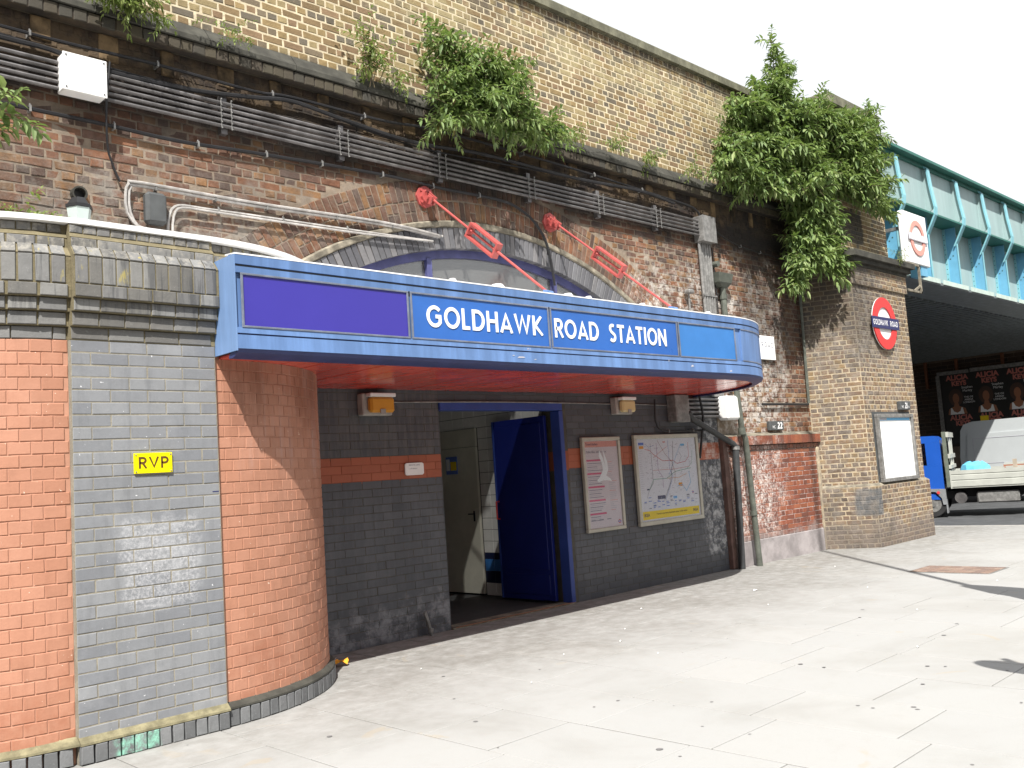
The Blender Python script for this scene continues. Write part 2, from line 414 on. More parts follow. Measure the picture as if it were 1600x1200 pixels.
M['soffit_gap'] = plain('dark_board_joint', (0.05, 0.012, 0.01), 0.8)
M['letter'] = plain('white_enamel_letter', (0.82, 0.82, 0.80), 0.4)
M['win_frame'] = flat('purple_blue_window_paint', (0.07, 0.075, 0.19), 0.5, dirt=0.3)
M['door_blue'] = flat('deep_blue_door', (0.010, 0.018, 0.15), 0.35, dirt=0.15, scale=2)
M['frame_blue'] = flat('blue_frame_paint', (0.03, 0.06, 0.26), 0.4, dirt=0.2, scale=3)
M['cream'] = flat('cream_door_paint', (0.62, 0.60, 0.50), 0.5, dirt=0.15, scale=2)
M['tile'] = flat('white_wall_tile', (0.75, 0.74, 0.70), 0.25, dirt=0.12, scale=3)
M['tile_gap'] = plain('dark_tile_joint', (0.06, 0.06, 0.06), 0.8)
M['tile_blue'] = plain('mid_blue_tile', (0.05, 0.19, 0.50), 0.3)
M['tile_navy'] = plain('navy_tile', (0.012, 0.018, 0.06), 0.3)
M['int_floor'] = flat('dark_lobby_floor', (0.07, 0.07, 0.07), 0.7, dirt=0.3)
M['int_wall'] = flat('dim_lobby_plaster', (0.55, 0.54, 0.50), 0.8, dirt=0.2)
M['amber'] = plain('amber_lamp_glass', (0.62, 0.28, 0.03), 0.3)
M['cream_lens'] = plain('yellowed_lamp_glass', (0.66, 0.52, 0.26), 0.35)
M['housing'] = flat('grey_white_housing', (0.42, 0.40, 0.37), 0.6, dirt=0.3)
M['frame_al'] = flat('grey_poster_frame', (0.44, 0.425, 0.36), 0.45, 0.2, dirt=0.15)
M['paper'] = plain('poster_paper', (0.70, 0.70, 0.74), 0.35)
M['paper_pink'] = plain('pinkish_poster_paper', (0.66, 0.58, 0.60), 0.3)
M['paper_white'] = plain('bright_white_paper', (0.86, 0.88, 0.88), 0.35)
for k, c in dict(ink_pink=(0.62, 0.10, 0.20), ink_grey=(0.22, 0.22, 0.27), ink_blue=(0.12, 0.20, 0.55), ink_lblue=(0.15, 0.45, 0.75), ink_red=(0.65, 0.08, 0.06), ink_green=(0.1, 0.35, 0.22), ink_brown=(0.35, 0.15, 0.08),
                 ink_yellow=(0.85, 0.62, 0.02), ink_orange=(0.75, 0.33, 0.03), ink_black=(0.02, 0.02, 0.02), ink_purple=(0.28, 0.06, 0.3), ink_mist=(0.48, 0.47, 0.52), ink_navy=(0.03, 0.035, 0.11), ink_white=(0.8, 0.8, 0.8), ink_salmon=(0.70, 0.30, 0.25)).items():
    M[k] = plain(k, c, 0.45)
M['yellow_sign'] = plain('yellow_enamel', (0.80, 0.68, 0.0), 0.35)
M['brown_ink'] = plain('dark_brown_lettering', (0.10, 0.045, 0.01), 0.5)
M['roundel_red'] = plain('roundel_red', (0.62, 0.05, 0.05), 0.4)
M['teal'] = flat('teal_girder_plate', (0.32, 0.43, 0.43), 0.5, dirt=0.14, scale=1.4, streak=True)
M['teal_light'] = flat('pale_turquoise_stiffener', (0.22, 0.48, 0.55), 0.45, dirt=0.12, scale=3)
M['teal_blue'] = flat('sky_blue_stiffener', (0.14, 0.38, 0.56), 0.45, dirt=0.12, scale=3)
M['teal_dark'] = flat('dark_green_flange', (0.03, 0.15, 0.12), 0.5, dirt=0.2)
M['deck_dark'] = flat('sooty_deck_plate', (0.15, 0.17, 0.175), 0.55, dirt=0.35)
M['teal_lip'] = flat('pale_flange_lip', (0.50, 0.60, 0.55), 0.5, dirt=0.15)  # pale colour standing in for sunlight on the bottom flange edge
M['rivet'] = plain('dark_rivets', (0.05, 0.11, 0.11), 0.5)
M['glassy'] = None

def glass_mat():
    m = NT('dusty_window_glass')
    t = m.n('BsdfTransparent'); t.inputs[0].default_value = (0.78, 0.79, 0.80, 1)
    g = m.n('BsdfGlossy'); g.inputs['Roughness'].default_value = 0.18; g.inputs[0].default_value = (0.8, 0.8, 0.8, 1)
    d = m.n('BsdfDiffuse'); d.inputs[0].default_value = (0.17, 0.17, 0.165, 1)
    m1 = m.n('MixShader'); m.put(m1.inputs[0], 0.45); m.t.links.new(t.outputs[0], m1.inputs[1]); m.t.links.new(d.outputs[0], m1.inputs[2])
    m2 = m.n('MixShader'); m.put(m2.inputs[0], 0.16); m.t.links.new(m1.outputs[0], m2.inputs[1]); m.t.links.new(g.outputs[0], m2.inputs[2])
    m.t.links.new(m2.outputs[0], m.out.inputs[0])
    return m.mat
M['glass'] = glass_mat()
def clear_mat():
    m = NT('clear_cover_glass')
    t = m.n('BsdfTransparent'); t.inputs[0].default_value = (0.93, 0.94, 0.95, 1)
    g = m.n('BsdfGlossy'); g.inputs['Roughness'].default_value = 0.06
    m2 = m.n('MixShader'); m2.inputs[0].default_value = 0.05; m.t.links.new(t.outputs[0], m2.inputs[1]); m.t.links.new(g.outputs[0], m2.inputs[2])
    m.t.links.new(m2.outputs[0], m.out.inputs[0])
    return m.mat
M['clear'] = clear_mat()
def leaf_mat(name, cols):
    m = NT(name)
    r = m.rnd()
    c = m.ramp(r, [(i / (len(cols) - 1), c) for i, c in enumerate(cols)])
    c = m.mix(m.math('MULTIPLY', m.noise(35, 2), 0.3), c, tuple(x * 0.6 for x in cols[0]))
    m.put(m.b.inputs['Base Color'], c); m.b.inputs['Roughness'].default_value = 0.55
    m.b.inputs['Specular IOR Level'].default_value = 0.35
    tr = m.n('BsdfTranslucent'); m.put(tr.inputs[0], m.mix(0.5, c, (0.20, 0.30, 0.04)))
    ms = m.n('MixShader'); ms.inputs[0].default_value = 0.34
    m.t.links.new(m.b.outputs[0], ms.inputs[1]); m.t.links.new(tr.outputs[0], ms.inputs[2]); m.t.links.new(ms.outputs[0], m.out.inputs[0])
    return m.mat
M['leaf'] = leaf_mat('buddleia_leaf', [(0.12, 0.19, 0.055), (0.18, 0.265, 0.08), (0.25, 0.33, 0.105), (0.15, 0.235, 0.10), (0.36, 0.42, 0.18)])
M['leaf_pale'] = leaf_mat('pale_sunlit_leaf', [(0.14, 0.20, 0.05), (0.20, 0.27, 0.07), (0.26, 0.31, 0.09), (0.15, 0.20, 0.07)])  # paler greens for saplings and weeds
M['flower'] = leaf_mat('dried_flower_spike', [(0.18, 0.07, 0.03), (0.25, 0.11, 0.05)])
M['twig'] = flat('grey_brown_twig', (0.20, 0.16, 0.10), 0.8)

# ground materials
def paving():
    m = NT('concrete_paving')
    r = m.rnd()
    c = m.ramp(r, [(0, (0.312, 0.31, 0.302)), (0.35, (0.322, 0.321, 0.313)), (0.7, (0.316, 0.315, 0.308)), (1, (0.33, 0.327, 0.317))])
    n1 = m.noise(0.9, 7, 0.6, dist=0.6); n2 = m.noise(7, 5, 0.7); n3 = m.noise(120, 3)
    c = m.mix(m.math('MULTIPLY', m.step(n1, 0.42, 0.75), 0.42), c, (0.225, 0.218, 0.20))
    c = m.mix(m.math('MULTIPLY', m.step(n2, 0.5, 0.8), 0.30), c, (0.28, 0.265, 0.24))
    c = m.mix(m.math('MULTIPLY', m.step(n3, 0.55, 0.75), 0.22), c, (0.20, 0.20, 0.19))
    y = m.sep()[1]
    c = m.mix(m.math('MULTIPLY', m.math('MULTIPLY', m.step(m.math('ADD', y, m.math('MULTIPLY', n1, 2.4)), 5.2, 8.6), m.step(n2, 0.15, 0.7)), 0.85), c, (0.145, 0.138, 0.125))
    s = m.noise(1.5, 4, 0.5, stretch=(1, 1, 1), dist=1.5, offs=(4, 2, 0))
    c = m.mix(m.math('MULTIPLY', m.step(s, 0.66, 0.72), 0.25), c, (0.34, 0.26, 0.15))
    return m.done(c, 0.85, m.bump(n3, 0.003, 0.4))
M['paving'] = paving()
M['joint'] = flat('sandy_joint', (0.27, 0.25, 0.215), 0.95, dirt=0.3)
M['asphalt'] = flat('asphalt', (0.075, 0.078, 0.082), 0.9, dirt=0.3, scale=3, bump=0.8)
M['kerb'] = flat('granite_kerb', (0.36, 0.35, 0.33), 0.85, dirt=0.3)
M['gum'] = plain('trodden_gum', (0.17, 0.165, 0.165), 0.8)
M['mark'] = flat('road_paint', (0.75, 0.75, 0.72), 0.7, dirt=0.15)
M['drain'] = brick_mat('cover_blocks', [(0.24, 0.165, 0.13), (0.27, 0.20, 0.16), (0.21, 0.15, 0.125)], grain=0.3)
M['distant'] = flat('far_brick', (0.16, 0.12, 0.09), 0.9, dirt=0.3)

# ---------------------------------------------------------------- brick laying
def brick_verts(w, h, d, b, jit, rg):
    """front on y=0 facing -y, back at y=d; bevel b"""
    j = lambda a: rg.uniform(-a, a)
    X, Z = w / 2, h / 2
    back = [(-X, d, -Z), (X, d, -Z), (X, d, Z), (-X, d, Z)]
    mid = [(-X + j(jit), b, -Z + j(jit)), (X + j(jit), b, -Z + j(jit)), (X + j(jit), b, Z + j(jit)), (-X + j(jit), b, Z + j(jit))]
    fr = [(m[0] - math.copysign(b, m[0]), j(jit * 0.4), m[2] - math.copysign(b, m[2])) for m in mid]
    return back + mid + fr
BF = [(8, 9, 10, 11)] + [(4 + i, 4 + (i + 1) % 4, 8 + (i + 1) % 4, 8 + i) for i in range(4)] + [(i, (i + 1) % 4, 4 + (i + 1) % 4, 4 + i) for i in range(4)]
_bc = {}
def brick_mesh(w, h, d, b, jit, mat, rg):
    key = (round(w, 2), round(h, 2), round(d, 2), b, jit, mat.name, rg.randrange(4))
    if key not in _bc:
        me = bpy.data.meshes.new('brick')
        me.from_pydata(brick_verts(w, h, d, b, jit, random.Random(zlib.crc32(repr(key).encode()))), [], BF)
        me.materials.append(mat)
        _bc[key] = (me, w, h)
    return _bc[key]

class Courses:
    """collects bricks: outer-face centre p, angle a of the wall, in-plane roll, w, h, material key"""
    def __init__(s, depth=0.03, bev=0.004, jit=0.002, seed=1):
        s.L, s.depth, s.bev, s.jit, s.rg = [], depth, bev, jit, random.Random(seed)
    def put(s, p, a, w, h, mat, roll=0.0, proud=None):
        pr = s.rg.uniform(-0.0015, 0.0015) if proud is None else proud
        n = Vector((math.sin(a), -math.cos(a), 0))
        s.L.append((Vector(p) + n * pr, a, roll, w, h, mat))
    def emit(s, parent, name='brick', nmax=300, mass='brick_mass', vis=None):
        def px(e):
            d = e[0] - CAM; dep = d.dot(_fw)
            if dep < 0.3: return -1
            x, y = 800 + 1448 * d.dot(CR) / dep, 600 - 1448 * d.dot(CU) / dep
            if not (-30 < x < 1630 and -25 < y < 1225): return -1
            if vis and not vis(e[0]): return -1
            return e[3] * e[4] / dep ** 2 * abs(Vector((math.sin(e[1]), -math.cos(e[1]), 0)).dot(d.normalized()))
        order = sorted(s.L, key=px, reverse=True)
        single = [e for e in order[:nmax] if px(e) > 0]
        rest = order[len(single):]
        T = off(parent)
        for (p, a, roll, w, h, mat) in single:
            me, w0, h0 = brick_mesh(w, h, s.depth, s.bev, s.jit, M[mat], s.rg)
            o = bpy.data.objects.new(name, me)
            COL.objects.link(o); o.parent = parent
            o.location = p - T; o.rotation_euler = (0, roll, a); o.scale = (w / w0, 1, h / h0)
        if rest:
            mats = sorted({e[5] for e in rest}); V, F, I = [], [], []
            for (p, a, roll, w, h, mat) in rest:
                R = Euler((0, roll, a)).to_matrix(); b = len(V); q = p - T
                for v in brick_verts(w, h, s.depth, s.bev, s.jit, s.rg):
                    V.append(tuple(R @ Vector(v) + q))
                F += [tuple(b + i for i in f) for f in BF]; I += [mats.index(mat)] * len(BF)
            me = bpy.data.meshes.new(mass); me.from_pydata(V, [], F)
            for k in mats: me.materials.append(M[k])
            me.polygons.foreach_set('material_index', I)
            o = bpy.data.objects.new(mass, me); link(o, parent); o['kind'] = 'stuff'

def lay_line(C, x0, x1, z0, z1, y, pitch_w, pitch_h, mat, bond='stretcher', gap=0.01, skip=None, a=0.0, org=None, offs=0.0, matf=None, jx=0.002):
    """lay courses between x0..x1 along a straight face; skip(x0, x1, z) -> True to leave out; org for angled faces"""
    n = round((z1 - z0) / pitch_h); ph = (z1 - z0) / n
    for i in range(n):
        z = z0 + (i + 0.5) * ph
        hd = bond == 'english' and i % 2 == 0 or bond == 'header'
        pw = pitch_w / 2 if hd else pitch_w
        ph0 = (offs if i % 2 else 0.0) + (pw / 2 if (i % 2 and bond != 'english') else (0.25 * pitch_w if (bond == 'english' and not hd) else 0))
        x = x0 - ph0
        flem = 0
        while x < x1 - 0.02:
            w = pw
            if bond == 'flemish':
                w = pitch_w if (flem + i) % 2 else pitch_w / 2; flem += 1
            e = x + w
            L, R_ = max(x, x0), min(e, x1)
            x = e
            if R_ - L < 0.035: continue
            ex = C.rg.uniform(-jx, jx)
            if skip and skip(L, R_, z): continue
            cx = (L + R_) / 2 + ex
            P = (cx, y, z) if org is None else (org[0] + math.cos(a) * cx, org[1] + math.sin(a) * cx, z)
            C.put(P, a, R_ - L - gap, ph - gap, matf(cx, z) if matf else mat)

# wall line of the rounded station front: left arc, straight pilaster, right quarter round
R1, R2 = 1.2, 1.52
PX0, PX1, PY = 2.07, 3.04, 6.07
def front_path(s):
    """s=0 at pilaster left edge; negative on the left arc; returns x, y, angle of the face"""
    if s < 0:
        t = -s / R1
        return PX0 - R1 * math.sin(t), PY + 0.02 + R1 * (1 - math.cos(t)), -t
    if s <= PX1 - PX0: return PX0 + s, PY, 0.0
    t = (s - (PX1 - PX0)) / R2
    return PX1 + R2 * math.sin(t), PY + 0.005 + R2 * (1 - math.cos(t)), t
def path_pts(s0, s1, n):
    out = []
    for i in range(n + 1):
        x, y, a = front_path(s0 + (s1 - s0) * i / n); out.append((x, y, math.sin(a), -math.cos(a)))
    return out
S_L, S_P, S_R = -1.5, PX1 - PX0, PX1 - PX0 + R2 * math.pi / 2


# ================================================================ GROUND
g = MB(); g.box(-150, 250, -150, 250, -0.8, -0.32)
tag(g.build('ground', M['distant']), 'earth under the street', kind='structure')
KX = 18.86                                   # kerb line of the side road under the bridge
pv = MB(); pv.box(-6, KX - 0.14, -4.0, 7.9, -0.055, -0.016); pv.box(14.6, KX - 0.14, 7.9, 30, -0.055, -0.016)
pave = tag(pv.build('pavement', M['joint']), 'pale concrete slab pavement in front of the station', kind='structure')
cols = np.arange(-1.9, KX - 0.3, 0.695)
prg = random.Random(5)
slabmesh = {}
nsl = 0
rest = MB()
for ci, x in enumerate(cols):
    y = -1.2 + (ci * 0.487 + prg.uniform(-.1, .1)) % 0.93
    ymax = 7.88 if x < 14.6 else 12
    while y < ymax:
        L = 0.915 if prg.random() < 0.8 else 0.6
        y1 = min(y + L, ymax)
        w, l = 0.686, y1 - y - 0.009
        tz = prg.uniform(-0.0015, 0.0015)
        cx, cy = x + 0.3475, (y + y1) / 2
        d = Vector((cx, cy, 0)) - CAM; dep = d.dot(_fw)
        infr = False
        if dep > 0.5:
            for (qx, qy) in ((cx - .35, y), (cx + .35, y), (cx - .35, y1), (cx + .35, y1), (cx, cy)):
                d = Vector((qx, qy, 0)) - CAM; dd = d.dot(_fw)
                if dd > 0.3 and -20 < 800 + 1448 * d.dot(CR) / dd < 1620 and 600 - 1448 * d.dot(CU) / dd < 1220: infr = True
        if l > 0.08:
            if infr and nsl < 300 and not (y > 7.3 and x < 14):
                k = round(l, 2)
                if k not in slabmesh:
                    b = MB(); b.box(-w / 2, w / 2, -l / 2, l / 2, -0.03, 0, bev=0.003)
                    slabmesh[k] = b.mesh('paving_slab', M['paving'])
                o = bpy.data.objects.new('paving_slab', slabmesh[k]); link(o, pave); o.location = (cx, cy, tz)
                o.rotation_euler = (prg.uniform(-.0012, .0012), prg.uniform(-.0012, .0012), prg.uniform(-.002, .002)); nsl += 1
            else:
                rest.box(cx - w / 2, cx + w / 2, cy - l / 2, cy + l / 2, -0.03, tz)
        y = y1
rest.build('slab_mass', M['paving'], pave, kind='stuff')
road = tag(MB().box(KX + 0.0, 34.0, -60, 60, -0.3, -0.09).build('road', M['asphalt']), 'grey tarmac side road running under the railway bridge', kind='structure')
# main road in front of the pavement, behind the camera
tag(MB().box(-80, KX - 0.01, -12.0, -4.15, -0.3, -0.095).build('main_road', M['asphalt']), 'tarmac road behind the pavement edge', kind='structure')
tag(MB().box(-80, KX - 0.01, -15.0, -12.0, -0.3, 0.0).build('far_pavement', M['kerb']), 'pavement across the road', kind='structure')
tag(MB().box(34.0, 37.4, -60, 60, -0.3, 0.02).build('side_pavement', M['kerb']), 'narrow pavement at the far side under the bridge', kind='structure')
kb = tag(bpy.data.objects.new('kerb', None), kind='structure'); link(kb)
y = -4.0
while y < 14:
    MB().box(KX - 0.135, KX - 0.002, y + 0.004, y + 0.906, -0.2, 0.004, bev=0.012).build('kerb_stone', M['kerb'], kb); y += 0.91
y = -4.0
mk = tag(bpy.data.objects.new('road_markings', None), kind='structure'); link(mk)
for y0, y1 in ((7.0, 9.6), (3.6, 6.25), (0.2, 2.8), (-3.2, -0.6)):
    MB().box(KX + 0.32, KX + 0.50, y0, y1, -0.089, -0.0855).build('dash', M['mark'], mk)
# gum, litter
gm = tag(bpy.data.objects.new('chewing_gum_spots', None), 'dark trodden gum spots on the pavement', kind='stuff'); link(gm)
b = MB()
spots = [[6.47, 3.7], [6.45, 3.5], [5.57, 2.82], [5.56, 2.72], [5.7, 2.53], [5.66, 2.49], [6.81, 2.89], [6.85, 2.78], [6.28, 2.71], [5.2, 3.64], [4.2, 3.31], [4.71, 4.23], [4.92, 4.2], [4.7, 3.05], [4.04, 4.66], [4.82, 5.92], [4.37, 5.26], [3.3, 5.22], [8.52, 3.32], [6.91, 2.39], [8.95, 4.38], [6.1, 2.05], [8.53, 4.21], [7.97, 3.22]]
for i in range(40): spots.append([prg.uniform(2.5, 14), prg.uniform(1.5, 7.2)])
for i, (x, y) in enumerate(spots):
    r = prg.uniform(0.010, 0.021) if i < 24 else prg.uniform(0.005, 0.012)
    z = 0.0032
    ring = [(x + r * prg.uniform(.8, 1.1) * math.cos(k * .785), y + r * prg.uniform(.8, 1.1) * math.sin(k * .785), z) for k in range(8)]
    b.add(ring, [tuple(range(8))])
b.build('gum_spot', M['gum'], gm, kind='stuff', fix=False)
lt = MB()
for (x, y, r) in ((9.83, 6.12, .045), (8.19, 6.55, .02), (6.59, 5.54, .016), (7.4, 3.2, .012), (5.9, 5.6, .012), (6.3, 4.9, .010), (10.4, 5.0, .014), (4.9, 6.3, .010), (8.9, 5.4, .012), (12.2, 6.3, .02), (9.1, 3.9, .012), (5.0, 5.1, .010), (7.1, 5.9, .012), (11.3, 3.9, .012)):
    lt.add([(x - r, y, .004), (x - r * .2, y - r * .6, .012), (x + r, y - r * .1, .005), (x + r * .3, y + r * .7, .016)], [(0, 1, 2, 3)])
tag(lt.build('paper_scraps', M['white'], fix=False), 'tiny white paper scraps scattered on the pavement', kind='stuff')
# crumpled wrapper at the foot of the rounded orange wall
wr = thing('crisp_packet', 'crumpled orange snack wrapper at the foot of the rounded orange wall', 'litter', (4.62, 7.10, 0))
b = MB(); rg = random.Random(3)
V = [(0.075 * (i - 2) * .5 + rg.uniform(-.015, .015), 0.05 * (j - 1.5) * .6 + rg.uniform(-.012, .012), 0.01 + rg.uniform(0, .055)) for i in range(5) for j in range(4)]
b.add(V, [(i * 4 + j, i * 4 + j + 1, i * 4 + j + 5, i * 4 + j + 4) for i in range(4) for j in range(3)])
b.build('wrapper', M['ink_orange'], wr, world=False, fix=False)
b = MB(); b.add([(-.03, .02, .05), (.01, .05, .075), (.0, .09, .05), (-.05, .07, .02)], [(0, 1, 2, 3)]); b.build('inner_foil', M['ink_white'], wr, world=False, fix=False)

# brick-filled inspection cover
dc = thing('drain_cover', 'block-filled rectangular drain cover in the pavement near the bridge pier', 'drain cover', (12.2, 4.66, 0))
MB().box(11.86, 12.54, 4.17, 5.17, -0.02, 0.0045).build('cover_frame', M['galv'], dc)
for i in range(6):
    for j in range(9):
        x = 11.885 + i * 0.1055; y = 4.195 + j * 0.106
        MB().box(x, x + 0.094, y, y + 0.096, 0, 0.010, bev=0.003).build('block', M['drain'], dc)

# ================================================================ LEFT CURVED WALL, PILASTER, RIGHT ROUNDED WALL
ZC0, ZC1 = 0.135, 2.60
def core_prism(b, s0, s1, inset, z0, z1, back, n=14):
    pts = [front_path(s0 + (s1 - s0) * i / n) for i in range(n + 1)]
    P = [(x - math.sin(a) * inset, y + math.cos(a) * inset) for x, y, a in pts] + [(back[1], back[2]), (back[0], back[2])]
    b.prism(P, lambda p, t: (p[0], p[1], t), z0, z1)

def lay_path(C, s0, s1, z0, z1, pitch, mat, stretch=False, gap=0.009, proud=0.0, alt=True, ph=0.0795):
    n = max(1, round((z1 - z0) / ph)); hh = (z1 - z0) / n
    for i in range(n):
        z = z0 + (i + .5) * hh
        x = s0 - (pitch / 2 if (i % 2 and alt) else 0)
        while x < s1 - 0.012:
            L, R_ = max(x, s0), min(x + pitch, s1); x += pitch
            if R_ - L < 0.03: continue
            px, py, a = front_path((L + R_) / 2)
            w = R_ - L - gap
            C.put((px + math.sin(a) * proud, py - math.cos(a) * proud, z), a, w, hh - gap, mat)

lw = thing('painted_brick_wall', 'orange painted curved brick wall at the left end, beside the grey pilaster', 'wall', (1.5, 6.3, 0))
b = MB(); core_prism(b, S_L, -1e-5, 0.0035, 0.0, ZC1, (0.9, PX0 + .0, 7.5)); b.build('mortar_body', M['orange_mortar'], lw)
C = Courses(seed=11, bev=0.003, jit=0.0015, depth=0.02); lay_path(C, S_L, -.002, ZC0, ZC1, 0.128, 'orange_brick', gap=0.006)
C.emit(lw, nmax=220)
C = Courses(seed=12, depth=0.05); lay_path(C, S_L, 0, 0.0, 0.115, 0.082, 'plinth_brick', alt=False, ph=0.115, proud=0.045); C.emit(lw, name='plinth_brick', nmax=60, mass='plinth_mass')
b = MB(); b.sweep(path_pts(S_L, 0, 12), [(-0.01, 0.115), (0.045, 0.115), (0.043, 0.128), (-0.01, 0.165)]); b.build('plinth_fillet', M['moss_concrete'], lw)

gp = thing('brick_pilaster', 'pale grey engineering-brick pilaster carrying the yellow RVP plate', 'pilaster', (2.55, 6.3, 0))
b = MB(); b.box(PX0 + .001, PX1 - .001, PY - 0.0210, 7.45, 0, ZC1); b.build('mortar_body', M['grey_mortar'], gp)
C = Courses(seed=13, bev=0.003, jit=0.0015, depth=0.02)
lay_line(C, PX0 + 0.001, PX1 - 0.001, ZC0, ZC1, PY - 0.024, 0.2425, 0.0795, 'grey_brick', gap=0.0075, jx=0.001, offs=0)
C.emit(gp, nmax=300)
C = Courses(seed=14, depth=0.05); lay_line(C, PX0, PX1, 0.0, 0.115, PY - 0.068, 0.0805, 0.115, 'plinth_brick', gap=0.009); C.emit(gp, name='plinth_brick')
b = MB(); b.prism([(-0.01, 0.115), (-0.068, 0.115), (-0.066, 0.128), (-0.01, 0.17)], lambda p, t: (t, PY + p[0], p[1]), PX0, PX1); b.build('plinth_fillet', M['moss_concrete'], gp)

rw = thing('rounded_wall', 'orange painted quarter-round brick wall under the left end of the canopy', 'wall', (3.7, 6.5, 0))
b = MB(); core_prism(b, S_P + 0.002, S_R, 0.0035, 0.0, ZC1, (PX1 + .002, 4.55, 7.6), 24); b.build('mortar_body', M['orange_mortar'], rw)
C = Courses(seed=15, bev=0.003, jit=0.0015, depth=0.02); lay_path(C, S_P + 0.004, S_R, ZC0, ZC1, 0.1145, 'orange_brick', gap=0.006)
C.emit(rw, nmax=300)
C = Courses(seed=16, depth=0.05); lay_path(C, S_P, S_R, 0.0, 0.115, 0.0805, 'plinth_brick', alt=False, ph=0.115, proud=0.045); C.emit(rw, name='plinth_brick', nmax=60, mass='plinth_mass')
b = MB(); b.sweep(path_pts(S_P, S_R, 26), [(-0.01, 0.115), (0.045, 0.115), (0.043, 0.128), (-0.01, 0.165)]); b.build('plinth_fillet', M['ledge'], rw)
# dark open joints, fixing marks
tag(MB().box(2.985, 3.03, 6.0455, 6.05, 1.585, 1.592).build('weep_slot', M['ink_navy'], gp))

# cornice over all three, one thing
co = thing('brick_cornice', 'stepped dark brick cornice with white coping above the orange walls and pilaster', 'cornice', (2.5, 6.3, 2.6))
SEG = [(S_L, -0.001, 0.0), (0.0, S_P, 0.03), (S_P + 0.001, S_R, 0.0)]
LAY = [(2.60, 2.685, 0.0, 0.235), (2.685, 2.775, 0.03, 0.165), (2.775, 2.86, 0.06, 0.165), (2.86, 2.945, 0.092, 0.165), (2.945, 3.125, 0.092, 0.0865), (3.19, 3.255, 0.032, 0.165), (3.285, 3.345, 0.006, 0.0865)]
cc = Courses(seed=17, depth=0.03, bev=0.004)
bm_ = MB()
for (s0, s1, ex) in SEG:
    for (z0, z1, pr, pitch) in LAY:
        p = pr + ex
        bm_.sweep(path_pts(s0, s1, 16 if s1 > S_P + 1 else 8), [(-0.3, z0), (p - 0.006, z0), (p - 0.006, z1), (-0.3, z1)])
        if s1 > S_P + 1 and z1 < 3.19: continue
        lay_path(cc, s0 + .003, s1 - .003, z0, z1, pitch, 'cornice_brick', gap=0.008, proud=p, alt=False, ph=z1 - z0)
    n = 16 if s1 > S_P + 1 else 8
    bm_.sweep(path_pts(s0, s1, n), [(-0.3, 3.125), (0.090 + ex, 3.126), (0.034 + ex, 3.19), (-0.3, 3.19)])
    bm_.sweep(path_pts(s0, s1, n), [(-0.3, 3.255), (0.030 + ex, 3.256), (0.006 + ex, 3.285), (-0.3, 3.285)])
o = bm_.build('mortar_body', M['cornice_mortar'], co)
cc.emit(co, nmax=300)
b = MB(); b.sweep(path_pts(S_L, S_R, 40), [(-1.0, 3.36), (0.035, 3.347), (0.05, 3.35), (0.05, 3.385), (-1.0, 3.40)]); b.build('white_coping', M['white_slab'], co)
# sloping chamfer faces of the soldier bricks
ch = Courses(seed=19)
for (s0, s1, ex) in SEG[:2]:
    x = s0 + .003
    while x < s1 - 0.03:
        px, py, a = front_path(x + 0.043)
        b = MB(); n = Vector((math.sin(a), -math.cos(a), 0)); u = Vector((math.cos(a), math.sin(a), 0))
        c0 = Vector((px, py, 0)); w = 0.039
        P = lambda uu, oo, zz: tuple(c0 + u * uu + n * (oo + ex) + Vector((0, 0, zz)))
        V = [P(-w, .088, 3.124), P(w, .088, 3.124), P(w, .036, 3.1905), P(-w, .036, 3.1905), P(-w, .095, 3.131), P(w, .095, 3.131), P(w, .040, 3.197), P(-w, .040, 3.197)]
        b.add(V, [(4, 5, 6, 7), (0, 1, 5, 4), (1, 2, 6, 5), (2, 3, 7, 6), (3, 0, 4, 7)])
        b.build('chamfer_brick', M['cornice_brick'], co); x += 0.0865

# ================================================================ ENTRANCE WALL under the canopy
EW = 7.62
ew = thing('entrance_wall', 'dark grey glazed-brick entrance wall with an orange band under the canopy', 'wall', (8.0, EW, 0))
DX0, DX1, DZ = 6.35, 8.30, 2.40
b = MB(); b.box(4.3, DX0, EW + .0025, EW + .34, 0, 2.62); b.box(DX1, 11.62, EW + .0025, EW + .34, 0, 2.62); b.box(DX0, DX1, EW + .0025, EW + .34, DZ, 2.62)
b.build('mortar_body', M['entrance_mortar'], ew)
def emat(x, z): return 'band_brick' if 1.575 < z < 1.815 else 'entrance_brick'
C = Courses(seed=21, bev=0.002, jit=0.001, depth=0.02)
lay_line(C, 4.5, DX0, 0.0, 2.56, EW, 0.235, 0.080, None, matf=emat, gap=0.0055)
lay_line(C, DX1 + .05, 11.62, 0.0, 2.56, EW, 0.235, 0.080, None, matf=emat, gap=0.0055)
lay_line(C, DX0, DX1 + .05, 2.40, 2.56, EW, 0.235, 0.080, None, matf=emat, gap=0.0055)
# the left reveal of the doorway
C.emit(ew, nmax=300, vis=lambda p: p.x > 4.8 and p.z < 2.5)
b = MB(); b.box(DX0 - .004, DX0 + 0.0, EW - .002, EW + .30, 0, DZ - .002); b.build('reveal', M['entrance_brick'], ew)
# dispenser pipe stub
ps = thing('pipe_stub', 'short grey-white pipe stub at the foot of the dark wall left of the door', 'pipe', (6.02, 7.55, 0))
MB().tube([(5.98, 7.58, 0.24), (6.0, 7.56, 0.14), (6.03, 7.55, 0.0)], 0.019, 8).build('pipe', M['galv'], ps, smooth=True)
MB().tube([(6.022, 7.552, 0.03), (6.028, 7.55, 0.075)], 0.027, 8).build('collar', M['galv'], ps, smooth=True)

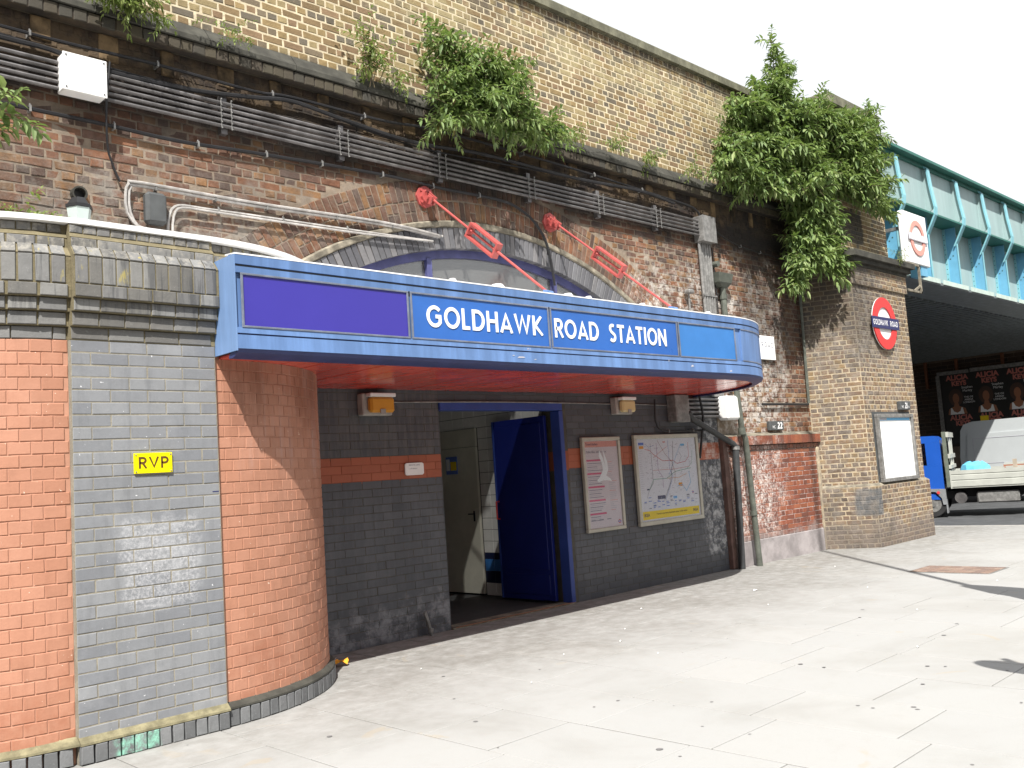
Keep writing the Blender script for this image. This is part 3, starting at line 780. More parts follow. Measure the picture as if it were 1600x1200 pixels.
# door frame and doors
df = thing('door_frame', 'blue painted frame around the station doorway', 'door frame', (7.3, EW, 0))
MB().box(8.205, 8.275, EW - .03, EW + .12, 0, 2.30, bev=.006).build('right_post', M['frame_blue'], df)
MB().box(DX0 + .004, 8.275, EW - .028, EW + .11, 2.303, 2.398, bev=.006).build('header', M['frame_blue'], df)
MB().box(DX0 + .004, 8.275, EW - .035, EW + .17, -0.012, 0.016).build('threshold', M['hood'], df)
b = MB(); b.box(DX0 + .05, 8.26, EW - .04, EW - .012, 0.0163, 0.019); b.build('threshold_strip', M['ink_brown'], df)
ed = thing('entrance_door', 'deep blue door leaf standing open into the lobby', 'door', (8.17, 7.80, 0), rz=rad(88.5))
# local x runs from the hinge into the lobby
MB().box(0.0, 0.93, -.022, .022, 0.03, 2.26, bev=.004).build('leaf', M['door_blue'], ed, world=False)
for z0, z1 in ((0.10, 0.34), (0.40, 2.18)):
    b = MB(); b.box(0.07, 0.86, 0.0225, 0.032, z0, z1, bev=.003); b.build('panel', M['door_blue'], ed, world=False)
MB().box(0.935, 0.955, -.03, .03, 0.03, 2.26).build('edge_strip', M['frame_blue'], ed, world=False)
b = MB(); b.tube([(0.90, .03, 1.02), (0.90, .075, 1.02), (0.90, .075, 1.24), (0.90, .03, 1.24)], 0.011, 8); b.build('handle', M['roundel_red'], ed, world=False, smooth=True)

# lobby: floor, side wall with tiles, back wall, left wall
lf = tag(MB().box(4.9, 8.62, EW + .14, 13.0, -0.05, -0.006).build('lobby_floor', M['int_floor']), 'dark lobby floor inside the doorway', kind='structure')
lb = tag(MB().box(4.7, 8.8, 13.0, 13.2, 0, 5).build('lobby_back_wall', M['int_wall']), kind='structure')
ll = tag(MB().box(4.7, 4.9, 7.97, 13.0, 0, 5).build('lobby_side_wall', M['int_wall']), kind='structure')
tag(MB().box(4.7, 8.8, 7.97, 13.0, 5.0, 5.2).build('lobby_ceiling', M['int_wall']), kind='structure')
tw = thing('tiled_lobby_wall', 'white tiled side wall inside the lobby with a blue skirting band', 'wall', (8.42, 9.0, 0))
MB().box(8.425, 8.62, EW + .12, 13.0, 0, 5).build('tile_backing', M['tile_gap'], tw)
tmesh = {}
def tile(x, y0, y1, z0, z1, mat, nm='tile'):
    k = (round(y1 - y0, 3), round(z1 - z0, 3), mat)
    if k not in tmesh:
        b = MB(); b.box(-.004, .008, -(y1 - y0) / 2, (y1 - y0) / 2, -(z1 - z0) / 2, (z1 - z0) / 2, bev=.002); tmesh[k] = b.mesh(nm, M[mat])
    o = bpy.data.objects.new(nm, tmesh[k]); link(o, tw); o.location = Vector((x, (y0 + y1) / 2, (z0 + z1) / 2)) - off(tw)
y = EW + .14
k = 0
while y < 11.2:
    for i in range(20):
        z0 = 0.56 + i * 0.152
        if z0 > 3.2: break
        if 9.31 < y + .05 and y < 10.35 and z0 < 2.2: continue
        sh = 0.0
        tile(8.42, y + .003, min(y + .225, 9.31 if (y < 9.31 and y + .225 > 9.31 and z0 < 2.2) else 99), z0 + .003, z0 + .149, 'tile')
    if not (9.31 < y + .05 and y < 10.35):
        e = min(y + .225, 9.31) if y < 9.31 else y + .225
        tile(8.42, y + .003, e, 0.478, 0.556, 'tile_navy', 'dark_tile')
        tile(8.42, y + .003, e, 0.323, 0.475, 'tile_blue', 'blue_tile')
        tile(8.42, y + .003, e, 0.168, 0.320, 'tile_navy', 'dark_tile')
        tile(8.42, y + .003, e, 0.005, 0.165, 'tile', 'skirting_tile')
    y += .228
cd = thing('service_door', 'flat cream service door in the lobby side wall', 'door', (8.41, 9.85, 0))
MB().box(8.385, 8.425, 9.33, 10.32, 0.02, 1.98, bev=.004).build('leaf', M['cream'], cd)
MB().box(8.39, 8.425, 9.33, 10.32, 1.985, 2.23, bev=.004).build('overpanel', M['cream'], cd)
b = MB(); b.box(8.376, 8.386, 9.42, 9.445, 0.98, 1.12); b.tube([(8.38, 9.435, 1.08), (8.345, 9.435, 1.08), (8.345, 9.51, 1.08)], .009, 6); b.build('handle', M['black'], cd)
ns = thing('safety_notice', 'small blue and yellow safety notice on the cream service door', 'notice', (8.38, 9.84, 1.75))
MB().box(8.372, 8.384, 9.72, 9.95, 1.63, 1.87).build('plate', M['ink_blue'], ns)
MB().box(8.369, 8.373, 9.73, 9.85, 1.68, 1.80).build('yellow_field', M['ink_yellow'], ns)
MB().box(8.369, 8.373, 9.87, 9.94, 1.68, 1.84).build('white_field', M['ink_white'], ns)

# ================================================================ VIADUCT WALL (arch, old brick, string course)
VW = 7.62
AX, AZ = 7.32, -0.56
RI, RG, RH, RR = 4.71, 4.955, 5.02, 5.485
vw = thing('viaduct_wall', 'old soot-stained red-brown brick viaduct wall above the canopy', 'wall', (7.5, VW, 0))
def arch_pts(R, zmin, n, x0=None):
    a0 = math.asin((zmin - AZ) / R)
    return [(AX + R * math.cos(a0 + (math.pi - 2 * a0) * i / n), AZ + R * math.sin(a0 + (math.pi - 2 * a0) * i / n)) for i in range(n + 1)]
ap = arch_pts(RI + 0.02, 2.64, 40)             # from right foot to left foot
XR, XL = ap[0][0], ap[-1][0]
# keep the outline simple: left block, right block, arch spandrel in strips
b = MB()
yy = (VW + .004, VW + .50)
b.box(-4, XL, yy[0], yy[1], 2.64, 5.5); b.box(XR, 14.6, yy[0], yy[1], 2.64, 5.5)
b.box(11.64, 14.6, yy[0], yy[1], 0, 2.64); b.box(-4, 4.3, VW + .1, yy[1], 0, 2.64)
ar = list(reversed(ap))
for i in range(len(ar) - 1):
    (x0, z0), (x1, z1) = ar[i], ar[i + 1]
    vs = [(x0, yy[0], z0), (x1, yy[0], z1), (x1, yy[0], 5.5), (x0, yy[0], 5.5)] + [(x0, yy[1], z0), (x1, yy[1], z1), (x1, yy[1], 5.5), (x0, yy[1], 5.5)]
    b.add(vs, [(0, 1, 2, 3), (7, 6, 5, 4), (0, 4, 5, 1), (2, 6, 7, 3)])
b.build('mortar_body', M['old_mortar'], vw, fix=True)
C = Courses(seed=31, bev=0.007, jit=0.005, depth=0.03)
def sk(x0, x1, z):
    if z < 2.7 and x0 < 11.7: return True
    r = max(math.hypot(x0 - AX, z - AZ), math.hypot(x1 - AX, z - AZ)); rmin = min(math.hypot(x0 - AX, z - AZ), math.hypot(x1 - AX, z - AZ))
    return (rmin + r) / 2 < RR + 0.05 and r < RR + .14 and z > 0
def proud(): return RNG.uniform(-.004, .005)
lay_line(C, 1.2, 14.45, 1.96, 5.50, VW, 0.228, 0.0785, 'old_brick', bond='english', gap=0.011, skip=sk, jx=0.004)
for e in range(len(C.L)):
    p = C.L[e]; C.L[e] = (p[0] + Vector((0, RNG.uniform(-.005, .004), 0)), p[1], p[2] + RNG.uniform(-.012, .012), p[3], p[4], p[5])
C.emit(vw, nmax=300, vis=lambda p: p.z > 3.3 or p.x > 12)
# red arch rings and grey inner ring
C = Courses(seed=32, bev=0.006, jit=0.004, depth=0.06)
for (r0, r1, pitch, mat, zmin) in ((RH + .005, RH + .232, 0.079, 'old_brick', 3.3), (RH + .238, RR, 0.079, 'old_brick', 3.3)):
    a0 = math.asin((zmin - AZ) / r1); n = int((math.pi - 2 * a0) * (r0 + r1) / 2 / pitch)
    for i in range(n):
        a = a0 + (math.pi - 2 * a0) * (i + .5) / n; rm = (r0 + r1) / 2
        half = C.rg.random() < 0.5
        if half:
            for rr in (rm - (r1 - r0) / 4, rm + (r1 - r0) / 4):
                C.put((AX + rm * 0 + rr * math.cos(a), VW - .004, AZ + rr * math.sin(a)), 0, pitch - .012, (r1 - r0) / 2 - .010, mat, roll=math.pi / 2 - a)
        else: C.put((AX + rm * math.cos(a), VW - .004, AZ + rm * math.sin(a)), 0, pitch - .012, r1 - r0 - .010, mat, roll=math.pi / 2 - a)
C.emit(vw, name='arch_brick', nmax=250, mass='arch_mass')
C = Courses(seed=33, bev=0.004, jit=0.002, depth=0.2)
a0 = math.asin((3.15 - AZ) / RG); n = int((math.pi - 2 * a0) * 4.83 / 0.078)
for i in range(n):
    a = a0 + (math.pi - 2 * a0) * (i + .5) / n
    rm = (RI + RG) / 2
    C.put((AX + rm * math.cos(a), VW - .012, AZ + rm * math.sin(a)), 0, 0.078 - .007, RG - RI - .006, 'arch_grey', roll=math.pi / 2 - a)
C.emit(vw, name='voussoir', nmax=200)
hp = []
n = 48; a0 = math.asin((3.15 - AZ) / RH)
b = MB(); prof = [(RG, -.004), (RG + .012, -.03), (RH - .006, -.034), (RH + .012, -.006), (RH, .02), (RG, .02)]
for i in range(n + 1):
    a = a0 + (math.pi - 2 * a0) * i / n
    for (r, y) in prof: b.v.append((AX + r * math.cos(a), VW + y, AZ + r * math.sin(a)))
for i in range(n):
    for k in range(6):
        b.f.append((i * 6 + k, i * 6 + (k + 1) % 6, (i + 1) * 6 + (k + 1) % 6, (i + 1) * 6 + k)); b.m.append(0)
b.build('hood_mould', M['hood'], vw, smooth=True)

# arched window
aw = thing('arched_window', 'segmental arched window with violet-blue frame above the canopy', 'window', (AX, VW + .1, 3.2))
def ring(r0, r1, y0, y1, zmin, name, mat, n=44):
    b = MB(); prof = [(r0, y0), (r1, y0), (r1, y1), (r0, y1)]
    a0 = math.asin((zmin - AZ) / r1)
    for i in range(n + 1):
        a = a0 + (math.pi - 2 * a0) * i / n
        for (r, y) in prof: b.v.append((AX + r * math.cos(a), y, AZ + r * math.sin(a)))
    for i in range(n):
        for k in range(4):
            b.f.append((i * 4 + k, i * 4 + (k + 1) % 4, (i + 1) * 4 + (k + 1) % 4, (i + 1) * 4 + k)); b.m.append(0)
    return b.build(name, mat, aw)
ring(RI - .085, RI + .03, VW + .07, VW + .16, 2.65, 'frame', M['win_frame'])
b = MB(); b.box(XL + .1, XR - .1, VW + .06, VW + .17, 2.645, 2.74); b.build('sill_rail', M['win_frame'], aw)
for x in (6.40, 8.40):
    ztop = AZ + math.sqrt((RI - .07) ** 2 - (x - AX) ** 2)
    MB().box(x - .035, x + .035, VW + .055, VW + .15, 2.742, ztop, bev=.004).build('mullion', M['win_frame'], aw)
for (x0, x1) in ((XL + .15, 6.365), (6.435, 8.365), (8.435, XR - .15)):
    P = [(x0, 2.742), (x1, 2.742)]; q = []
    for i in range(17):
        x = x1 + (x0 - x1) * i / 16; q.append((x, max(2.80, AZ + math.sqrt(max(.01, (RI - .07) ** 2 - (x - AX) ** 2)))))
    MB().prism(P + q, lambda p, t: (p[0], t, p[1]), VW + .105, VW + .112).build('pane', M['glass'], aw)

# string course: projecting sooty ledge over header bricks
sc = thing('string_course', 'projecting sooty brick ledge running along the viaduct below the parapet', 'ledge', (7.5, VW, 5.5))
b = MB(); b.prism([(VW + .05, 5.505), (VW - .10, 5.505), (VW - .10, 5.60), (VW + .05, 5.60)], lambda p, t: (t, p[0], p[1]), 0.5, 14.3); b.build('mortar_body', M['old_mortar'], sc)
C = Courses(seed=34, bev=.006, jit=.004, depth=.03)
lay_line(C, 0.6, 14.3, 5.50, 5.61, VW - .108, 0.114, 0.11, 'yellow_brick', gap=0.011); C.emit(sc, nmax=130, name='header_brick', mass='header_mass')
b = MB(); rg = random.Random(8)
x = 0.6
while x < 14.3:
    l = rg.uniform(.7, 1.0); e = min(x + l, 14.3)
    o_ = rg.uniform(-.006, .006)
    MB().prism([(VW + .03, 5.615), (VW - .125 + o_, 5.615), (VW - .125 + o_, 5.66), (VW - .02, 5.80), (VW + .03, 5.80)], lambda p, t: (t, p[0], p[1]), x + .004, e - .004).build('ledge_stone', M['ledge'], sc); x = e
# corbel blocks under the ledge
x = 0.75
while x < 14.2:
    if rg.random() < .9:
        w = rg.uniform(.11, .17)
        MB().box(x, x + w, VW - .012 + rg.uniform(-.004, .004), VW + .02, 5.22 + rg.uniform(-.05, .14), 5.497, bev=.008).build('corbel', M['corbel'], sc)
    x += .534

# ================================================================ PARAPET
pw = thing('parapet_wall', 'tall yellow stock-brick parapet on top of the viaduct', 'wall', (7.5, VW, 5.8))
MB().box(-4, 14.9, VW + .0035, VW + .45, 5.5, 7.49).build('mortar_body', M['yellow_mortar'], pw)
C = Courses(seed=41, bev=0.004, jit=0.004, depth=0.03)
lay_line(C, 0.2, 14.9, 5.80, 7.49, VW, 0.226, 0.0800, 'yellow_brick', bond='english', gap=0.0165, jx=0.005)
C.emit(pw, nmax=300)
x = -1.0; rg = random.Random(4)
while x < 14.9:
    e = min(x + rg.uniform(.95, 1.15), 14.9)
    MB().prism([(VW - .07, 7.495), (VW - .075, 7.60), (VW - .04, 7.635), (VW + .5, 7.655), (VW + .52, 7.495)], lambda p, t: (t, p[0], p[1]), x + .005, e - .005).build('coping_stone', M['stone'], pw); x = e

# ================================================================ RED PANEL WALL between canopy and pier
rp = thing('panel_wall', 'low glazed red-brick panel with white salt stains beside the bridge pier', 'wall', (13.1, 7.58, 0))
MB().box(11.745, 14.42, 7.566, 7.7, 0.0, 1.69).build('mortar_body', M['red_mortar'], rp)
C = Courses(seed=51, bev=.004, jit=.003, depth=.02)
lay_line(C, 11.76, 14.36, 0.36, 1.69, 7.56, 0.222, 0.0745, 'red_brick', bond='english', gap=.0085); C.emit(rp, nmax=300)
MB().box(14.362, 14.44, 7.535, 7.7, 0, 1.69, bev=.01).build('end_strip', M['pier_mortar'], rp)
MB().box(11.745, 14.36, 7.548, 7.7, -0.01, 0.355, bev=.006).build('render_dado', flat('grey_mauve_render', (0.33, 0.30, 0.30), .9, dirt=.35, scale=3, bump=.5), rp)
for (z0, z1, y) in ((1.695, 1.762, 7.545), (1.77, 1.905, 7.50)):
    x = 11.70; w_ = .1125
    while x < 14.46:
        MB().box(x + .004, min(x + w_, 14.46) - .004, y, 7.66, z0, z1, bev=.004).build('cap_brick', M['red_brick'], rp); x += w_
MB().prism([(7.505, 1.908), (7.62, 1.955), (7.66, 1.955), (7.66, 1.908)], lambda p, t: (t, p[0], p[1]), 11.70, 14.46).build('cap_fillet', M['hood'], rp)
bs = thing('brown_edge_strip', 'narrow brown painted brick strip at the right end of the entrance wall', 'strip', (11.68, 7.55, 0))
MB().box(11.625, 11.742, 7.55, 7.7, 0, 1.93, bev=.008).build('strip', flat('brown_strip_paint', (0.15, 0.09, 0.075), .6, dirt=.35, scale=7), bs)

# ================================================================ BRIDGE PIER
bp = thing('bridge_pier', 'tall brown brick bridge pier with splayed corner and sooty stone moulding', 'pier', (15.6, 6.9, 0))
SP0, SP1, FR = (14.42, 7.62), (14.80, 6.85), 16.90
FY = 6.85
ang_s = math.atan2(SP1[1] - SP0[1], SP1[0] - SP0[0]); LS = math.hypot(SP1[0] - SP0[0], SP1[1] - SP0[1])
def mitre(e):
    n = Vector((math.sin(ang_s), -math.cos(ang_s))); t = (FY - e - SP0[1] - n.y * e) / math.sin(ang_s)
    return (SP0[0] + n.x * e + math.cos(ang_s) * t, FY - e), t
def pier_body(b, e, z0, z1, mi=0):
    n = Vector((math.sin(ang_s), -math.cos(ang_s)))
    P = [(SP0[0] + n.x * e, 7.7), (SP0[0] + n.x * e, SP0[1] + n.y * e), mitre(e)[0], (FR + e, FY - e), (FR + e, 9.4), (15.0, 9.4), (15.0, 7.7)]
    b.prism(P, lambda p, t: (p[0], p[1], t), z0, z1, mi)
b = MB(); pier_body(b, -.004, 0.0, 4.66); pier_body(b, .054, 0, 0.99); pier_body(b, .032, 4.36, 4.66)
b.build('mortar_body', M['pier_mortar'], bp)
C = Courses(seed=61, bev=.006, jit=.004, depth=.03)
def face(e, z0, z1, mat='pier_brick'):
    lay_line(C, .005, mitre(e)[1], z0, z1, 0, .226, .0775, mat, bond='english', gap=.0145, a=ang_s, org=(SP0[0] + math.sin(ang_s) * e, SP0[1] - math.cos(ang_s) * e))
    lay_line(C, mitre(e)[0][0], FR + e, z0, z1, FY - e, .226, .0775, mat, bond='english', gap=.0145)
face(0, 1.0, 4.36); face(.058, 0, .99); face(.036, 4.36, 4.66)
C.emit(bp, nmax=300)
b = MB(); lay_l = Courses(seed=62, depth=.03)
lay_line(lay_l, 6.86, 9.4, 0.0, 4.66, 0, .226, .0775, 'pier_brick', bond='english', gap=.012, a=math.pi / 2, org=(FR, 0)); lay_l.emit(bp, nmax=0, mass='return_face_mass')
b = MB()
n_ = Vector((math.sin(ang_s), -math.cos(ang_s)))
def strip(e0, z0, e1, z1, name, mat):
    b = MB(); P = []
    for e, z in ((e0, z0), (e1, z1)):
        P.append([(SP0[0] + n_.x * e, SP0[1] + n_.y * e, z), (mitre(e)[0][0], FY - e, z), (FR + e, FY - e, z), (FR + e, 9.4, z)])
    for i in range(3): b.add([P[0][i], P[0][i + 1], P[1][i + 1], P[1][i]], [(0, 1, 2, 3)])
    return b.build(name, mat, bp, fix=False)
strip(.052, .992, -.003, 1.035, 'plinth_weathering', M['hood'])
# stone moulding
b = MB(); pier_body(b, .05, 4.665, 4.72); pier_body(b, .11, 4.722, 4.80); pier_body(b, .17, 4.802, 4.90)
b.build('stone_moulding', M['ledge'], bp)
b = MB(); pier_body(b, .04, 4.902, 4.96); b.build('moulding_top', M['stone'], bp)
# upper pier block
UX0, UX1, UY = 15.12, 16.98, 7.10
b = MB(); b.box(UX0 + .006, UX1 - .006, UY + .006, 9.2, 4.9, 7.60); b.build('upper_mortar_body', M['yellow_mortar'], bp)
C = Courses(seed=63, bev=.006, jit=.004, depth=.03)
lay_line(C, UX0, UX1, 4.96, 7.60, UY, .226, .08, 'yellow_brick', bond='english', gap=.013)
lay_line(C, 0, .54, 4.96, 7.60, 0, .226, .08, 'yellow_brick', bond='english', gap=.013, a=-math.pi / 2, org=(UX0, 7.64))
C.emit(bp, name='upper_brick', nmax=200, mass='upper_brick_mass')
MB().box(UX0 - .09, UX1 + .06, UY - .09, 9.3, 7.605, 7.83, bev=.03).build('cap_stone', M['stone'], bp)

# ================================================================ CANOPY
cp = thing('station_canopy', 'long blue station canopy with white GOLDHAWK ROAD STATION lettering and red soffit', 'canopy', (7.0, 6.6, 2.5))
CX0, CX1, CY, CRD = 3.055, 9.30, 5.74, 1.88
def cpath(x0=CX0, t1=math.pi / 2, n=26, x1=CX1, straight=6):
    out = [(x0 + (x1 - x0) * i / straight, CY, 0, -1) for i in range(straight)] if x1 > x0 else []
    if t1 > 0:
        for i in range(n + 1):
            t = t1 * i / n
            out.append((CX1 + CRD * math.sin(t), CY + CRD - CRD * math.cos(t), math.sin(t), -math.cos(t)))
    else: out.append((x1, CY, 0, -1))
    return out
full = cpath()
full[-1] = (full[-1][0], VW - .012, 1, 0)
MB().sweep(full, [(0, 3.135), (0.004, 3.20), (-0.09, 3.215), (-0.09, 3.135)]).build('top_band', M['blue_face'], cp, smooth=True)
MB().sweep(full, [(-.012, 3.118), (-.012, 3.134), (-.06, 3.134), (-.06, 3.118)]).build('upper_groove', M['dkgrey'], cp, smooth=True)
MB().sweep(full, [(0.0, 3.075), (0.003, 3.117), (-.06, 3.117), (-.06, 3.075)]).build('upper_rail', M['blue_face'], cp, smooth=True)
MB().sweep(full, [(-.022, 2.688), (-.022, 3.076), (-.06, 3.076), (-.06, 2.688)]).build('fascia_back', M['blue_face'], cp, smooth=True)
MB().sweep(full, [(0.003, 2.652), (0.0, 2.692), (-.06, 2.692), (-.06, 2.652)]).build('lower_rail', M['blue_face'], cp, smooth=True)
MB().sweep(full, [(-.010, 2.642), (-.010, 2.651), (-.06, 2.651), (-.06, 2.642)]).build('lower_groove', M['navy'], cp, smooth=True)
MB().sweep(full, [(0.003, 2.545), (0.0, 2.641), (-.06, 2.641), (-.06, 2.545)]).build('bottom_band', M['blue_face'], cp, smooth=True)
MB().sweep(full, [(-.002, 2.5445), (-.06, 2.5445), (-.13, 2.515), (-.135, 2.49), (-.075, 2.49), (-.012, 2.52)]).build('underside_return', M['navy'], cp, smooth=True)
# left end plate, slightly ragged edge
rg = random.Random(9)
P = [(CY - .002, 2.53)] + [(CY + .345 + rg.uniform(-.012, .004), 2.53 + .67 * i / 9) for i in range(10)] + [(CY - .002, 3.20)]
b = MB(); b.prism(P, lambda p, t: (t, p[0], p[1]), CX0 - .012, CX0 - .001); b.build('end_plate', M['blue_end'], cp)
# roof and flashing
RP = [(x - nx * .09, y - ny * .09) for x, y, nx, ny in full] + [(CX0 + .0, VW - .012)]
b = MB(); b.prism(RP, lambda p, t: (p[0], p[1], t), 3.13, 3.195); b.build('roof_deck', M['white_slab'], cp)
b = MB(); b.sweep(full, [(0.006, 3.2005), (0.006, 3.211), (-.14, 3.226), (-.14, 3.2175)]); b.build('flashing', M['white_slab'], cp, smooth=True)
b = MB()
for (x, s) in ((5.62, .09), (6.55, .07), (6.85, .05), (5.1, .05), (7.7, .05), (8.9, .05)):
    b.add([(x + s * math.cos(k * .785) * (1 if j == 0 else .5), 5.83 + s * .6 * math.sin(k * .785), 3.222 + j * .028) for j in range(2) for k in range(8)], [tuple(range(8, 16))] + [(k, (k + 1) % 8, 8 + (k + 1) % 8, 8 + k) for k in range(8)])
b.build('flashing_lump', M['white_slab'], cp)
# soffit boards, running front to back
def cfront(x):     # front limit of the soffit at x
    if x <= CX1: return CY + .14
    return CY + CRD - math.sqrt(max(0.0, (CRD - .14) ** 2 - (x - CX1) ** 2))
x = CX0 + .02; bi = 0
MB().prism([(a_ - nx * .12, b_ - ny * .12) for a_, b_, nx, ny in full] + [(CX0 + .02, VW - .012)], lambda p, t: (p[0], p[1], t), 2.53, 2.56).build('soffit_backing', M['soffit_gap'], cp)
while x < CX1 + CRD - .16:
    w_ = 0.285; e = min(x + w_, CX1 + CRD - .142)
    y0a, y0b = cfront(x + .008), cfront(e - .008)
    ym = cfront((x + e) / 2)
    P = [(x + .008, y0a), ((x + e) / 2, ym), (e - .008, y0b), (e - .008, VW - .014), (x + .008, VW - .014)]
    z = 2.516 + rg.uniform(-.0015, .0015)
    MB().prism(P, lambda p, t: (p[0], p[1], t), z, 2.529).build('soffit_board', M['soffit'], cp); x = e
# sign panels
def panel(x0, x1, mat, name='sign_panel', label=None):
    o = MB().box(x0, x1, CY + .004, CY + .021, 2.697, 3.070, bev=.002).build(name, M[mat], cp, label=label)
    t = MB()
    for (a, b_, c, d) in ((x0 - .014, x1 + .014, 3.060, 3.0745), (x0 - .014, x1 + .014, 2.692, 2.706), (x0 - .014, x0 + .004, 2.706, 3.060), (x1 - .004, x1 + .014, 2.706, 3.060)):
        t.box(a, b_, CY - .006, CY + .004, c, d, bev=.002)
    t.build('trim', M['trim'], cp)
    return o
panel(3.105, 4.530, 'purple', label='plain violet-blue blank sign panel')
panel(4.575, 6.150, 'blue_sign', label='blue sign panel with the word GOLDHAWK')
panel(6.195, 8.140, 'blue_sign', label='blue sign panel with the words ROAD STATION')
panel(8.185, 9.265, 'blue_blank', label='blank bright blue sign panel')
cv = [p for p in cpath(x0=CX1 + .02, x1=CX1)][1:-1]
b = MB().sweep(cv, [(-.002, 2.70), (-.002, 3.07), (-.021, 3.07), (-.021, 2.70)]); b.build('curved_panel', M['blue_face'], cp, smooth=True)
b = MB().sweep(cv, [(0.005, 3.062), (0.005, 3.074), (-.002, 3.074), (-.002, 3.062)]); b.sweep(cv, [(0.005, 2.694), (0.005, 2.706), (-.002, 2.706), (-.002, 2.694)]); b.build('trim', M['trim'], cp, smooth=True)
# scratches of missing paint on the fascia
b = MB()
for (x, z, w, h) in ((5.72, 2.585, .10, .014), (5.66, 2.60, .03, .008), (5.93, 2.575, .03, .008), (5.85, 2.665, .02, .012), (5.88, 2.665, .012, .012), (8.35, 2.59, .05, .025), (7.95, 2.63, .012, .03), (9.1, 2.56, .05, .02)):
    b.add([(x, CY - .0045, z), (x + w, CY - .0045, z + h * .3), (x + w * .8, CY - .0045, z + h), (x + w * .2, CY - .0045, z + h * .9)], [(0, 1, 2, 3)])
b.build('paint_chip', M['ink_mist'], cp, fix=False)

# stroke lettering
def arc(cx, cy, rx, ry, a0, a1, n=14):
    return [(cx + rx * math.cos(rad(a0 + (a1 - a0) * i / n)), cy + ry * math.sin(rad(a0 + (a1 - a0) * i / n))) for i in range(n + 1)]
T = 0.172; h_ = T / 2
GL = {   # width, strokes (centre lines) for height 1
 'G': (0.90, [arc(.46, .5, .40, .42, 42, 318, 22) + [(.78, .25), (.78, .50)], [(.52, .50), (.86, .50)]]),
 'O': (0.94, [arc(.47, .5, .40, .42, 0, 360, 28)]),
 'L': (0.50, [[(.08, 1), (.08, h_), (.48, h_)]]),
 'D': (0.80, [[(.08, .5), (.08, 1 - h_), (.30, 1 - h_)] + arc(.30, .5, .42, .42, 90, -90, 14) + [(.08, h_), (.08, .5)]]),
 'H': (0.74, [[(.08, 0), (.08, 1)], [(.66, 0), (.66, 1)], [(.08, .52), (.66, .52)]]),
 'A': (0.84, [[(.06, 0), (.42, .97), (.78, 0)], [(.19, .27), (.65, .27)]]),
 'W': (1.16, [[(.06, 1), (.32, .04), (.58, .96), (.84, .04), (1.10, 1)]]),
 'K': (0.74, [[(.08, 0), (.08, 1)], [(.64, 1), (.17, .50), (.68, 0)]]),
 'R': (0.68, [[(.08, 0), (.08, 1 - h_), (.34, 1 - h_)] + arc(.34, .70, .24, .22, 90, -90, 10) + [(.08, .48)], [(.32, .48), (.62, 0)]]),
 'S': (0.62, [arc(.32, .73, .20, .20, 48, 235, 12) + arc(.30, .275, .235, .20, 62, -140, 12)]),
 'T': (0.64, [[(.32, 0), (.32, 1)], [(.0, 1 - h_), (.64, 1 - h_)]]),
 'I': (0.20, [[(.10, 0), (.10, 1)]]),
 'N': (0.80, [[(.08, 0), (.08, 1)], [(.08, .95), (.72, .05)], [(.72, 0), (.72, 1)]]),
 'E': (0.58, [[(.08, 0), (.08, 1)], [(.08, 1 - h_), (.54, 1 - h_)], [(.08, .5), (.50, .5)], [(.08, h_), (.54, h_)]]),
 'P': (0.64, [[(.08, 0), (.08, 1 - h_), (.34, 1 - h_)] + arc(.34, .69, .24, .23, 90, -90, 10) + [(.08, .46)]]),
 'V': (0.80, [[(.04, 1), (.40, .04), (.76, 1)]]),
 '2': (0.60, [arc(.30, .72, .22, .20, 160, -30, 10) + [(.08, h_), (.56, h_)]]),
 '1': (0.34, [[(.04, .80), (.20, .96), (.20, 0)]]),
 'C': (0.80, [arc(.46, .5, .40, .42, 48, 312, 20)]),
 'M': (0.96, [[(.08, 0), (.08, 1)], [(.08, .95), (.48, .15), (.88, .95)], [(.88, 1), (.88, 0)]]),
 'Y': (0.76, [[(.04, 1), (.38, .46), (.72, 1)], [(.38, .46), (.38, 0)]]),
}
def letter(ch, x, z, h, y, mat, parent, wx=1.0, t=1.0, depth=.004, a=0.0, name='letter'):
    wd, st = GL[ch]; b = MB(); rz_ = Matrix.Rotation(a, 3, 'Z')
    for si, pl in enumerate(st):
        n = len(pl); L, R_ = [], []
        closed = math.dist(pl[0], pl[-1]) < 1e-6
        for i, p in enumerate(pl):
            p0 = pl[i - 1] if i > 0 else (pl[-2] if closed else None); p1 = pl[i + 1] if i < n - 1 else (pl[1] if closed else None)
            d0 = Vector((p[0] - p0[0], p[1] - p0[1])).normalized() if p0 else None; d1 = Vector((p1[0] - p[0], p1[1] - p[1])).normalized() if p1 else None
            d0 = d0 or d1; d1 = d1 or d0
            n0, n1 = Vector((-d0.y, d0.x)), Vector((-d1.y, d1.x)); m = (n0 + n1).normalized()
            k = min(2.2, 1 / max(.3, m.dot(n0))) * h_ * t
            L.append((p[0] + m.x * k, p[1] + m.y * k)); R_.append((p[0] - m.x * k, p[1] - m.y * k))
        yy0 = -depth - si * .0004
        V = []
        for q in L + R_:
            X = q[0] * h * wx; Z = min(max(q[1], -0.01), 1.01) * h
            for yo in (yy0, 0.0): V.append((X, yo, Z))
        F = []
        for i in range(n - 1):
            l0, l1, r0, r1 = 2 * i, 2 * (i + 1), 2 * (n + i), 2 * (n + i + 1)
            F += [(l0, r0, r1, l1), (l0, l1, l1 + 1, l0 + 1), (r0 + 1, r1 + 1, r1, r0)]
        if not closed: F += [(0, 1, 2 * n + 1, 2 * n), (2 * n - 2, 4 * n - 2, 4 * n - 1, 2 * n - 1)]
        b.add([tuple(Vector((x, y, z)) + Vector(rz_ @ Vector(v))) for v in V], F)
    b.build(name, M[mat], parent)
    return wd * h * wx
